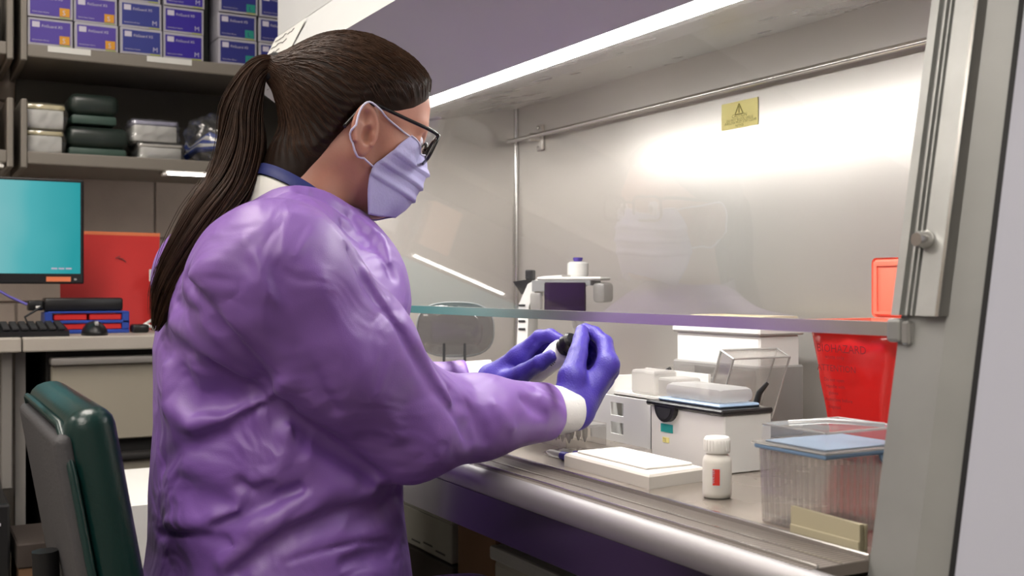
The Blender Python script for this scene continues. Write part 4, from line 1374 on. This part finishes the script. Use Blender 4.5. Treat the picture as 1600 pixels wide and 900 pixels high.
def gown_base(P):
    d = torso_loft(P)
    # yoke over the shoulders
    for s, sh in ((1, SH_R), (-1, SH_L)):
        d = smin(d, rcone(P, NECK + V3(s * .048, -.005, -.022), sh + V3(-s * .012, .004, .004), .056, .080), .05)
    d = smin(d, rcone(P, (-1.275, .356, 1.015), (-1.44, .364, 1.015), .068, .064), .05)
    # sleeves
    ks = (F32(.014) + F32(.034) * np.clip((P[:, 2] - F32(.93)) / F32(.10), 0, 1)).astype(F32)
    ax = WR_R - EL_R
    d = smin(d, chain(P, [SH_R, (SH_R + EL_R) / 2 + V3(.006, -.010, .004), EL_R + V3(.0, -.004, -.004)], [.088, .088, .070], .02), ks)
    fr = [EL_R + V3(0, -.004, -.004), EL_R + ax * .42 + V3(0, 0, -.004), EL_R + ax * .80]
    d = smin(d, chain(P, fr, [.069, .053, .040], .02), .03)
    ax = WR_L - EL_L
    d = smin(d, chain(P, [SH_L, (SH_L + EL_L) / 2, EL_L], [.088, .086, .070], .02), ks)
    d = smin(d, chain(P, [EL_L, EL_L + ax * .45, EL_L + ax * .80], [.068, .052, .040], .02), .03)
    # chest blousing forward
    d = smin(d, ell(P, (-1.40, .535, 1.03), (.115, .055, .085)), .05)
    # lap
    for s in (-1, 1):
        d = smin(d, rcone(P, (-1.415 + s * .10, .44, .50), (-1.415 + s * .11, .78, .49), .105, .088), .06)
    return d

def march(pix, sdf, n=60):
    o = np.array((0, 0, ZC), F32)
    v = np.array([unproj(x, y, D=1.0) for x, y in pix], F32) - o
    v /= np.linalg.norm(v, axis=1, keepdims=True)
    t = np.full(len(v), .7, F32)
    for _ in range(n):
        t = np.minimum(t + sdf((o + v * t[:, None]).astype(F32)) * F32(.85), 4)
    return o + v * t[:, None]

# folds of the gown: (polyline, depth, width); negative depth is a ridge
FOLDS = [
    ([(290, 436), (330, 490), (378, 552), (432, 622), (470, 662), (522, 702), (585, 740)], .013, .010),
    ([(545, 392), (562, 425), (590, 470), (640, 545), (700, 632), (733, 690)], .007, .007),
    ([(570, 425), (610, 490), (660, 560), (722, 655)], -.005, .010),
    ([(262, 575), (266, 632), (300, 662), (350, 656), (420, 620), (445, 600)], -.012, .013),
    ([(285, 588), (300, 632), (362, 628), (410, 600)], .011, .017),
    ([(250, 726), (280, 703), (318, 690), (354, 667), (408, 632)], .009, .013),
    ([(272, 750), (300, 772), (345, 785)], .008, .016),
    ([(248, 834), (310, 836), (342, 843), (374, 856)], .006, .007),
    ([(262, 816), (312, 820), (370, 800)], -.006, .012),
    ([(368, 893), (410, 862), (453, 833), (520, 803), (575, 787)], .012, .011),
    ([(352, 880), (420, 822), (480, 792), (500, 778)], -.010, .014),
    ([(338, 821), (400, 792), (467, 763)], .009, .009),
    ([(395, 752), (432, 745), (447, 690), (460, 650)], -.008, .012),
    ([(375, 757), (402, 764), (425, 752)], .007, .010),
    ([(480, 720), (520, 760), (575, 770)], -.009, .020),
    ([(560, 815), (600, 790), (625, 770)], .008, .016),
    ([(540, 880), (590, 868), (620, 850)], .007, .010),
    ([(440, 880), (500, 862), (560, 848), (620, 846)], .003, .003),
    ([(432, 868), (440, 882), (446, 898)], .003, .003),
    ([(735, 640), (758, 688), (800, 716)], .006, .010),
    ([(772, 632), (800, 668), (835, 700)], -.004, .010),
    ([(818, 624), (850, 648), (878, 690)], .007, .008),
    ([(845, 620), (872, 640), (884, 664)], -.004, .007),
    ([(706, 612), (722, 650), (738, 690)], .008, .009),
    ([(548, 335), (575, 368), (600, 398), (612, 430)], .006, .008),
    ([(565, 345), (596, 372), (608, 410)], -.005, .008),
    ([(535, 352), (565, 376), (590, 390)], .004, .008),
    ([(430, 420), (450, 480), (470, 560), (520, 640)], .007, .014),
    ([(500, 440), (540, 530), (590, 620), (620, 680)], -.005, .018),
    ([(400, 400), (420, 450), (432, 470)], -.004, .014),
    ([(300, 430), (345, 405), (380, 380)], -.005, .016),
    ([(275, 472), (310, 490), (345, 520)], .005, .012),
    ([(272, 506), (300, 525), (350, 560), (400, 600)], -.006, .014),
    ([(255, 550), (262, 545), (300, 548)], .005, .014),
    ([(330, 560), (370, 590), (420, 622)], .006, .010),
    ([(470, 300), (520, 320), (545, 338)], .004, .007),
    ([(460, 335), (500, 345), (530, 375)], -.003, .012),
]
HITS = march([p for f in FOLDS for p in f[0]], gown_base)
CREASES = []
for poly, dep, wid in FOLDS:
    q, HITS = HITS[:len(poly)], HITS[len(poly):]
    run = [q[0]]
    for a, b in zip(q[:-1], q[1:]):
        if np.linalg.norm(a - b) > .16:
            break
        run.append(b)
    if len(run) > 1:
        CREASES.append((np.array(run, F32), dep, wid))
def fold_field(P):
    out = np.zeros(len(P), F32)
    for q, dep, wid in CREASES:
        r = 2.4 * wid
        m = ((P > q.min(0) - r) & (P < q.max(0) + r)).all(1)
        ix = np.where(m)[0]
        if not len(ix):
            continue
        Q = P[ix]
        best = None
        n = len(q) - 1
        for i in range(n):
            a, ba = q[i], q[i + 1] - q[i]
            pa = Q - a
            h = np.clip(pa @ ba / F32(ba @ ba + 1e-9), 0, 1)
            g = (i + h) / n
            dd = np.linalg.norm(pa - h[:, None] * ba, axis=1) * (1 + F32(1.2) * np.clip(np.abs(g - .5) * 2 - .45, 0, 1))
            best = dd if best is None else np.minimum(best, dd)
        out[ix] += F32(dep * 1.7) * np.exp(-np.abs(best / F32(wid)) ** F32(1.25))
    return out
def crumple(P):
    x, y, z = P[:, 0], P[:, 1], P[:, 2]
    w1 = np.sin(21 * x + 13 * z + 2 * np.sin(17 * y)) * np.sin(19 * z - 11 * y + 1.5 * np.sin(23 * x))
    w2 = np.sin(47 * x + 31 * y + 2 * np.sin(29 * z)) * np.sin(43 * z + 19 * x)
    return F32(.0017) * w1 + F32(.0005) * w2
def gown_sdf(P):
    d = gown_base(P)
    near = np.abs(d) < .03
    e = d.copy()
    if near.any():
        Q = P[near]
        e[near] += fold_field(Q) + crumple(Q)
    # neck opening
    e = smax(e, -rcone(P, hw(0, -.040, -.060), NECK - V3(0, -.004, .030), .074, .066), .006)
    # flat sleeve ends
    for wr, el in ((WR_R, EL_R), (WR_L, EL_L)):
        ax = (wr - el) / np.linalg.norm(wr - el)
        pl = (P - (wr - ax * .034)) @ ax
        loc = np.linalg.norm(P - wr, axis=1) < .12
        e = np.where(loc, smax(e, pl, .006), e)
    return e

def body_sdf(P):
    q = to_head(P)
    d = np.full(len(P), F32(.5))
    nr = np.linalg.norm(q, axis=1)
    d = np.maximum(nr - F32(.16), F32(.02))
    nh = nr < .20
    if nh.any():
        d[nh] = head_sdf(q[nh])
    d = smin(d, neck_sdf(P), .03)
    t = torso_loft(P, -.035)
    for s, sh in ((1, SH_R), (-1, SH_L)):
        t = smin(t, rcone(P, NECK + V3(s * .04, -.005, -.03), sh, .04, .05), .04)
    d = smin(d, t, .03)
    for sh, el, wr in ((SH_R, EL_R, WR_R), (SH_L, EL_L, WR_L)):
        ax = (wr - el) / np.linalg.norm(wr - el)
        d = smin(d, chain(P, [sh, el], [.05, .040]), .02)
        d = smin(d, chain(P, [el, wr - ax * .02], [.040, .0255]), .02)
    for hf, wr in ((hand_R, WR_R), (hand_L, WR_L)):
        nh = np.linalg.norm(P - wr, axis=1) < .22
        if nh.any():
            d[nh] = smin(d[nh], hf(P[nh]) + F32(.0022), .004)
    return d
b = soft('body', body_sdf, (-1.74, .26, .50), (-1.10, 1.0, 1.42), .0024, 'skin', person, PB, 1)
gown = soft('gown', gown_sdf, (-1.78, .20, .38), (-1.06, .90, 1.22), .0028, 'gown_cloth', person, PB, 1, slack=1.8)
gr = soft('glove', hand_R, np.minimum(WR_R, up(955, 560, 1.6)) - .09, np.maximum(WR_R, up(905, 510, 1.6)) + .09, .0014, 'glove_nitrile', person, PB, 2)
gl_ = soft('glove', hand_L, np.minimum(WR_L, up(840, 540, 1.7)) - .11, np.maximum(WR_L, up(880, 520, 1.6)) + .09, .0014, 'glove_nitrile', person, PB, 2)

def pmesh(name, mb, m, smooth=60, parent=None):
    mb.xf(Matrix.Translation(-PB))
    return obj(name, mb, m, parent or person, smooth)
# knit cuffs between sleeve and glove
for wr, el in ((WR_R, EL_R), (WR_L, EL_L)):
    ax = Vector((wr - el).tolist()).normalized()
    w0 = Vector(wr.tolist())
    pts = [w0 - ax * k for k in (.060, .045, .030, .015, .000, -.004)]
    pmesh('cuff', MB().tube(pts, [.036, .0355, .0345, .0325, .0310, .0300], 32), 'cuff_knit', 60)
# shirt collar and lanyard inside the gown neck
nx = Vector((hw(0, -.024, -.045) - (NECK - V3(0, .005, .06))).tolist()).normalized()
nb_ = Vector(NECK.tolist())
sx_ = Vector((1, 0, 0))
sy_ = nx.cross(sx_).normalized()
def neck_ring(h, r, tilt=.25, n=40):
    return [nb_ + nx * (h) + sx_ * r * math.cos(2 * math.pi * i / n) + sy_ * r * math.sin(2 * math.pi * i / n) + nx * (tilt * r * -math.sin(2 * math.pi * i / n)) for i in range(n)]
pmesh('shirt_collar', MB().rings([neck_ring(-.03, .070), neck_ring(.0, .0685), neck_ring(.020, .067), neck_ring(.024, .0645), neck_ring(.010, .061), neck_ring(-.02, .060)], cap=False), 'shirt_white', 180)
lr = neck_ring(.031, .0665)
pmesh('lanyard', MB().rings([neck_ring(.024, .0680), neck_ring(.040, .0655), neck_ring(.040, .0640), neck_ring(.024, .0660)], cap=False), 'lanyard_navy', 180)

# eyes
for s in (-1, 1):
    bl = blob(.0122, .0122, .0122, -1, 3)
    bl.v = [tuple(hw(x + s * .032, y + .0805, z + .016)) for x, y, z in bl.v]
    pmesh('eye', bl, 'print_white', 180)
    bl = blob(.0055, .0035, .0055, -1, 3)
    bl.v = [tuple(hw(x + s * .032, y + .0905, z + .014)) for x, y, z in bl.v]
    pmesh('iris', bl, 'eye_dark', 180)
    pmesh('eyebrow', MB().tube([tuple(hw(s * x, y, z)) for x, y, z in ((.012, .095, .036), (.026, .091, .042), (.040, .082, .041), (.050, .070, .034))], [.0022, .003, .0026, .0012], 6), 'hair_dark', 180)

# ---- hair
TIE = (0, -.124, .040)
YL = np.array([-.14, -.10, -.075, -.048, -.033, -.021, -.012, -.002, .014, .026, .039, .058, .073, .088, .13], F32)
ZL = np.array([-.09, -.088, -.086, -.082, -.056, -.016, .014, .030, .032, .034, .040, .054, .072, .097, .110], F32)
def hair_sdf_local(q):
    d = head_noear(q)
    m = q[:, 2] - np.interp(q[:, 1], YL, ZL).astype(F32)
    off = np.clip(F32(.0005) + m * F32(.30), -.004, .0105)
    g = np.arctan2(q[:, 0], q[:, 2] - F32(.02))
    off = off + F32(.0009) * np.sin(g * 46 + 9 * np.sin(q[:, 1] * 40)) * np.clip(m / .02, 0, 1)
    d = d - off
    d = smin(d, rcone(q, (0, -.070, .045), TIE, .046, .018), .030)
    return d
def head_noear(q):
    ax = np.abs(q[:, 0])
    s = np.stack([ax, q[:, 1], q[:, 2]], 1)
    d = ell(s, (0, -.008, .040), (.073, .096, .085))
    d = smin(d, ell(s, (0, .032, .058), (.058, .060, .056)), .02)
    d = smin(d, ell(s, (0, .032, -.016), (.058, .062, .080)), .03)
    d = smin(d, rcone(s, (0, -.024, -.045), (0, -.048, -.12), .052, .058), .03)
    return d
def hair_sdf(P):
    return hair_sdf_local(to_head(P))
soft('hair', hair_sdf, HEAD - .20, HEAD + .18, .0022, 'hair_dark', person, PB, 1)

rng = np.random.default_rng(4)
def project_hair(D, c):
    t = np.full(len(D), .22, F32)
    for _ in range(40):
        t = t - hair_sdf_local((c + D * t[:, None]).astype(F32)) * .7
    return t
def strand_mesh(name, paths, rad, m):
    """many thin tapered three-sided tubes as one mesh; paths (S, N, 3), rad (S, N)"""
    S, N, _ = paths.shape
    T = np.gradient(paths, axis=1)
    T /= np.linalg.norm(T, axis=2, keepdims=True) + 1e-9
    A = np.cross(T, np.array([.31, .62, .72]))
    A /= np.linalg.norm(A, axis=2, keepdims=True) + 1e-9
    B = np.cross(T, A)
    vs_ = []
    for k in range(3):
        a = 2 * math.pi * k / 3
        vs_.append(paths + rad[..., None] * (math.cos(a) * A + math.sin(a) * B))
    Vv = np.stack(vs_, 2).reshape(-1, 3)
    base = (np.arange(S)[:, None] * N + np.arange(N - 1)[None]) * 3
    Q = []
    for k in range(3):
        j = (k + 1) % 3
        Q.append(np.stack([base + k, base + j, base + 3 + j, base + 3 + k], -1).reshape(-1, 4))
    me = mesh_np(name, Vv - np.array(PB, F32), np.concatenate(Q))
    return link(name, me, m, person, 180)
# combed strands from the hairline back to the tie
ns = 1500
yy = rng.uniform(-.075, .094, ns)
side = rng.choice([-1, 1], ns)
zz = np.interp(yy, YL, ZL) + rng.uniform(.004, .09, ns) * (rng.random(ns) < .75)
cH = np.array([0, -.018, .015])
D0 = np.stack([side * np.clip(rng.uniform(.0, 1.2, ns), 0, 1) * .075 * np.sqrt(np.clip(1 - (yy / .105) ** 2, .0, 1)), yy, zz], 1) - cH
D0 /= np.linalg.norm(D0, axis=1, keepdims=True)
st = cH + D0 * project_hair(D0.astype(F32), cH)[:, None]
keep = st[:, 2] > np.interp(st[:, 1], YL, ZL) + .002
st, side = st[keep], side[keep]
N = 16
s = np.linspace(0, 1, N)
en = np.array(TIE) + rng.normal(0, .008, (len(st), 3)) * np.array([1, .3, 1])
lift = np.sin(np.pi * s)[None, :, None]
mid = st[:, None, :] * (1 - s)[None, :, None] + en[:, None, :] * s[None, :, None]
mid = mid + lift * np.array([0, 0, .012]) * rng.uniform(.2, 1, (len(st), 1, 1))
flat = mid.reshape(-1, 3)
D = flat - cH
D /= np.linalg.norm(D, axis=1, keepdims=True)
t = project_hair(D.astype(F32), cH)
surf = cH + D * (t + rng.uniform(-.0004, .0010, len(t)))[:, None]
surf = surf.reshape(mid.shape)
wend = np.clip((s - .86) / .14, 0, 1)[None, :, None]
surf = surf * (1 - wend) + mid * wend
paths = surf.reshape(-1, 3) @ RH.T + HEAD
strand_mesh('hair_strands', paths.reshape(surf.shape), np.full(surf.shape[:2], .00055) * np.minimum(1, .3 + 3 * s * (1.02 - s) * 2)[None], 'hair_strand')

# ponytail
tw = np.array(hw(*TIE), float)
cpx = [(416, 101, .3 * 0), (398, 122, 0), (382, 165, 0), (376, 225, 0), (362, 285, 0), (325, 345, 0), (285, 412, 0), (256, 465, 0), (238, 516, 0)]
tail = [tw, np.array(unproj(414, 100, X=-1.418)), np.array(unproj(393, 122, X=-1.425)), np.array(unproj(378, 172, X=-1.428)), np.array(unproj(377, 228, X=-1.422)), np.array(unproj(362, 288, X=-1.405)),
        np.array(unproj(326, 345, X=-1.385)), np.array(unproj(288, 408, X=-1.38)), np.array(unproj(262, 462, X=-1.385)), np.array(unproj(242, 518, X=-1.39))]
trad = [.011, .012, .017, .027, .033, .035, .033, .027, .020, .004]
def resample(pts, n):
    pts = np.array(pts, float)
    P_ = np.vstack([2 * pts[0] - pts[1], pts, 2 * pts[-1] - pts[-2]])
    out = []
    m = len(pts) - 1
    for u in np.linspace(0, m - 1e-6, n):
        i = int(u); f = u - i
        p0, p1, p2, p3 = P_[i], P_[i + 1], P_[i + 2], P_[i + 3]
        out.append(.5 * ((2 * p1) + (-p0 + p2) * f + (2 * p0 - 5 * p1 + 4 * p2 - p3) * f * f + (-p0 + 3 * p1 - 3 * p2 + p3) * f ** 3))
    return np.array(out)
NT = 34
tc_ = resample(tail, NT)
tr_ = np.interp(np.linspace(0, 9, NT), range(10), trad)
Tt = np.gradient(tc_, axis=0)
Tt /= np.linalg.norm(Tt, axis=1, keepdims=True)
A_ = np.cross(Tt, np.array([1.0, 0, 0]))
A_ /= np.linalg.norm(A_, axis=1, keepdims=True)
B_ = np.cross(Tt, A_)
S_ = 1500
ra = np.sqrt(rng.random(S_))
an_ = rng.uniform(0, 2 * np.pi, S_)
ln = rng.uniform(.80, 1.0, S_)
uu = np.linspace(0, 1, NT)
paths = np.zeros((S_, NT, 3))
for i in range(S_):
    u = uu * ln[i]
    cc = np.stack([np.interp(u, uu, tc_[:, k]) for k in range(3)], 1)
    rr = np.interp(u, uu, tr_)
    Aa = np.stack([np.interp(u, uu, A_[:, k]) for k in range(3)], 1)
    Bb = np.stack([np.interp(u, uu, B_[:, k]) for k in range(3)], 1)
    wv = an_[i] + .35 * np.sin(u * 5 + an_[i] * 3) + .9 * u
    amp = ra[i] * (1 + .10 * np.sin(u * 14 + an_[i] * 5) + (.35 if i % 23 == 0 else 0) * u)
    paths[i] = cc + (rr * amp * np.cos(wv))[:, None] * Aa + (rr * amp * np.sin(wv) * .72)[:, None] * Bb
strand_mesh('ponytail', paths, np.full((S_, NT), .00075) * np.clip(1.15 - uu[None] * .75, .2, 1), 'hair_strand')
core = MB()
core.rings([[tuple(tc_[k] + tr_[k] * .80 * (math.cos(a) * A_[k] + .7 * math.sin(a) * B_[k])) for a in np.linspace(0, 2 * math.pi, 15)[:-1]] for k in range(NT - 4)])
pmesh('ponytail_core', core, 'hair_dark', 180)
td = Vector((Tt[0] + Tt[1]).tolist()).normalized()
tv = Vector(tw.tolist())
pmesh('hair_tie', MB().tube([tv - td * .010, tv - td * .007, tv, tv + td * .009, tv + td * .013], [.016, .020, .0215, .020, .016], 20), 'hair_tie', 180)

# ---- face mask
rows_ = [
    [(0, .1075, .012), (.016, .100, .006), (.034, .086, .006), (.051, .062, .011)],
    [(0, .1160, -.006), (.020, .108, -.008), (.042, .086, -.010), (.057, .054, -.005)],
    [(0, .1185, -.027), (.024, .110, -.028), (.046, .086, -.028), (.062, .043, -.024)],
    [(0, .1160, -.049), (.025, .106, -.050), (.048, .082, -.050), (.065, .032, -.045)],
    [(0, .1090, -.070), (.025, .099, -.072), (.047, .077, -.074), (.062, .036, -.072)],
    [(0, .0970, -.087), (.022, .089, -.091), (.042, .073, -.098), (.053, .050, -.104)],
]
full = [[(-x, y, z) for x, y, z in r[:0:-1]] + list(r) for r in rows_]
NU, NV = 48, 48
mid_ = [resample(r, NU) for r in full]
grid = np.array([resample([m_[u] for m_ in mid_], NV) for u in range(NU)])       # (NU, NV, 3)
def push_out(q, gap):
    """move points that would sink into the skin out along the surface normal"""
    q = np.asarray(q, F32)
    for _ in range(14):
        d_ = head_sdf(q)
        e_ = F32(.001)
        gx = np.stack([head_sdf(q + V3(*[e_ * (k == j) for j in range(3)])) - d_ for k in range(3)], 1)
        gx /= np.linalg.norm(gx, axis=1, keepdims=True) + 1e-9
        q = q + np.where((d_ < gap)[:, None], gx * (F32(gap * 1.1) - d_)[:, None], 0)
    return q
grid = push_out(grid.reshape(-1, 3), .004).reshape(NU, NV, 3)
v_ = np.linspace(0, 1, NV)
u_ = np.linspace(-1, 1, NU)
pl = np.zeros(NV)
for c0 in (.30, .50, .68):
    pl += .0042 * np.clip(1 - np.abs((v_ - c0) / .085), 0, 1) * (v_ < c0)
pn_ = grid - np.array([0, .03, -.035])
pn_ /= np.linalg.norm(pn_, axis=2, keepdims=True)
grid = grid + pn_ * pl[None, :, None] + pn_ * (.0012 * np.sin(9 * u_)[:, None] * np.sin(7 * v_)[None])[..., None]
mw = (grid.reshape(-1, 3) @ RH.T + HEAD)
fs = np.array([(i * NV + j, (i + 1) * NV + j, (i + 1) * NV + j + 1, i * NV + j + 1) for i in range(NU - 1) for j in range(NV - 1)])
mk = link('face_mask', mesh_np('face_mask', mw - np.array(PB), fs), 'mask_cloth', person, 180)
sm = mk.modifiers.new('thick', 'SOLIDIFY')
sm.thickness = .0012
sm.offset = 0
c_up, c_lo = grid[-1, 1], grid[-1, int(NV * .6)]
for s in (-1, 1):
    loop = [tuple(c_up), (.064, .044, .018), (.075, .024, .022), (.083, .012, .026), (.088, -.006, .028), (.091, -.014, .012), (.089, -.013, -.014), (.083, -.002, -.034), (.075, .014, -.040), tuple(c_lo)]
    pmesh('ear_loop', MB().tube([tuple(hw(s * x, y, z)) for x, y, z in push_out(resample(loop, 40), .0016)], .0014, 6), 'mask_pale', 180, mk)
e0 = [tuple(hw(*(grid[u, 0] + pn_[u, 0] * .001))) for u in range(0, NU)]
pmesh('nose_band', MB().tube(e0, .0014, 6), 'mask_pale', 180, mk)

# ---- glasses
def rr_path(cx, cy, cz, w, h, r=.011, n=6):
    out = []
    for sx, sz, a0 in ((1, 1, 0), (-1, 1, 90), (-1, -1, 180), (1, -1, 270)):
        for k in range(n + 1):
            a = math.radians(a0 + 90 * k / n)
            x, z = sx * (w / 2 - r) + r * math.cos(a), sz * (h / 2 - r) + r * math.sin(a)
            out.append((cx + x, cy - .10 * abs(cx + x) * (1 if abs(cx + x) > .03 else .3) + z * .12, cz + z))
    return out
fr_parts = []
root = None
for s in (-1, 1):
    pth = rr_path(s * .0375, .1075, .013, .054, .037)
    wp = [tuple(hw(*p)) for p in pth]
    o = pmesh('lens_rim', MB().tube(wp + [wp[0]], .0022, 8, False), 'glasses_black', 180, root)
    pmesh('lens', MB().add(wp, [tuple(range(len(wp)))]), 'lens_glass', 0, o)
    tp = [(s * .0645, .101, .027), (s * .069, .098, .029), (s * .0725, .085, .030), (s * .0765, .045, .030), (s * .0800, .018, .030), (s * .0815, .002, .029), (s * .082, -.010, .020), (s * .080, -.018, .002), (s * .079, -.024, -.014)]
    pmesh('temple_arm', MB().tube([tuple(hw(*p)) for p in resample(tp, 26)], [.0026] * 16 + [.0028] * 10, 8), 'glasses_black', 180, o)
    pmesh('nose_pad', MB().tube([tuple(hw(s * .011, .102, .014)), tuple(hw(s * .012, .095, .006))], .0022, 6), 'lens_glass', 60, o)
pmesh('bridge', MB().tube([tuple(hw(*p)) for p in ((-.0115, .107, .020), (-.005, .110, .023), (.005, .110, .023), (.0115, .107, .020))], .0018, 8), 'glasses_black', 180)

# ---- trousers and shoes
def trouser_sdf(P):
    d = None
    for s in (-1, 1):
        k = V3(-1.415 + s * .11, .80, .475)
        a = V3(-1.415 + s * .11, .74, .10)
        e = smin(rcone(P, (-1.415 + s * .085, .42, .545), k, .078, .066), rcone(P, k, a, .064, .048), .03)
        d = e if d is None else smin(d, e, .02)
    return smin(d, ell(P, (-1.415, .41, .54), (.17, .13, .085)), .05)
soft('trousers', trouser_sdf, (-1.70, .24, .02), (-1.12, .92, .64), .007, 'trouser_dark', person, PB, 2)
for s in (-1, 1):
    x = -1.415 + s * .11
    def shoe_sdf(P, x=x):
        d = smin(ell(P, (x, .72, .055), (.040, .05, .05)), ell(P, (x, .83, .035), (.043, .105, .036)), .04)
        return smax(d, F32(.002) - P[:, 2], .006)
    soft('shoe', shoe_sdf, (x - .07, .64, -.01), (x + .07, .96, .13), .005, 'shoe_grey', person, PB, 2)

# ------------------------------------------------------------------ the pipette held between the hands
A = Vector(up(842, 582, 1.655).tolist())
Bp = Vector(up(880, 545, 1.605).tolist())
ax = (Bp - A).normalized()
Cp = Bp + ax * .030
pt = thing('pipette_barrel', A, 'white handheld pipette barrel with a black tip held between both gloves', 'pipette')
def hp(name, mb, m, smooth=60):
    return obj(name, mb.xf(Matrix.Translation(-A)), m, pt, smooth)
hp('barrel', MB().tube([A - ax * .020, A - ax * .014, A + ax * .02, Bp - ax * .012, Bp - ax * .003, Bp], [.008, .013, .0165, .0185, .0175, .013], 24), 'white_plastic', 60)
hp('black_nose', MB().tube([Bp + ax * .0005, Bp + ax * .004, Bp + ax * .009, Bp + ax * .013, Bp + ax * .018, Bp + ax * .024, Bp + ax * .028], [.0120, .0145, .0120, .0150, .0130, .0135, .010], 20), 'black_plastic', 40)
sd = ax.cross(Vector((0, 0, 1))).normalized()
vd = (Vector((0, 0, ZC)) - Bp).normalized()
vd = (vd - ax * vd.dot(ax)).normalized()
wd = ax.cross(vd)
for k in range(3):
    c0 = Bp - ax * (.024 - k * .0045)
    hp('mark', MB().tube([c0 + (vd * math.cos(a) + wd * math.sin(a)) * .0186 for a in (-.25, -.05, .15, .35)], .0008, 5), 'black_plastic')
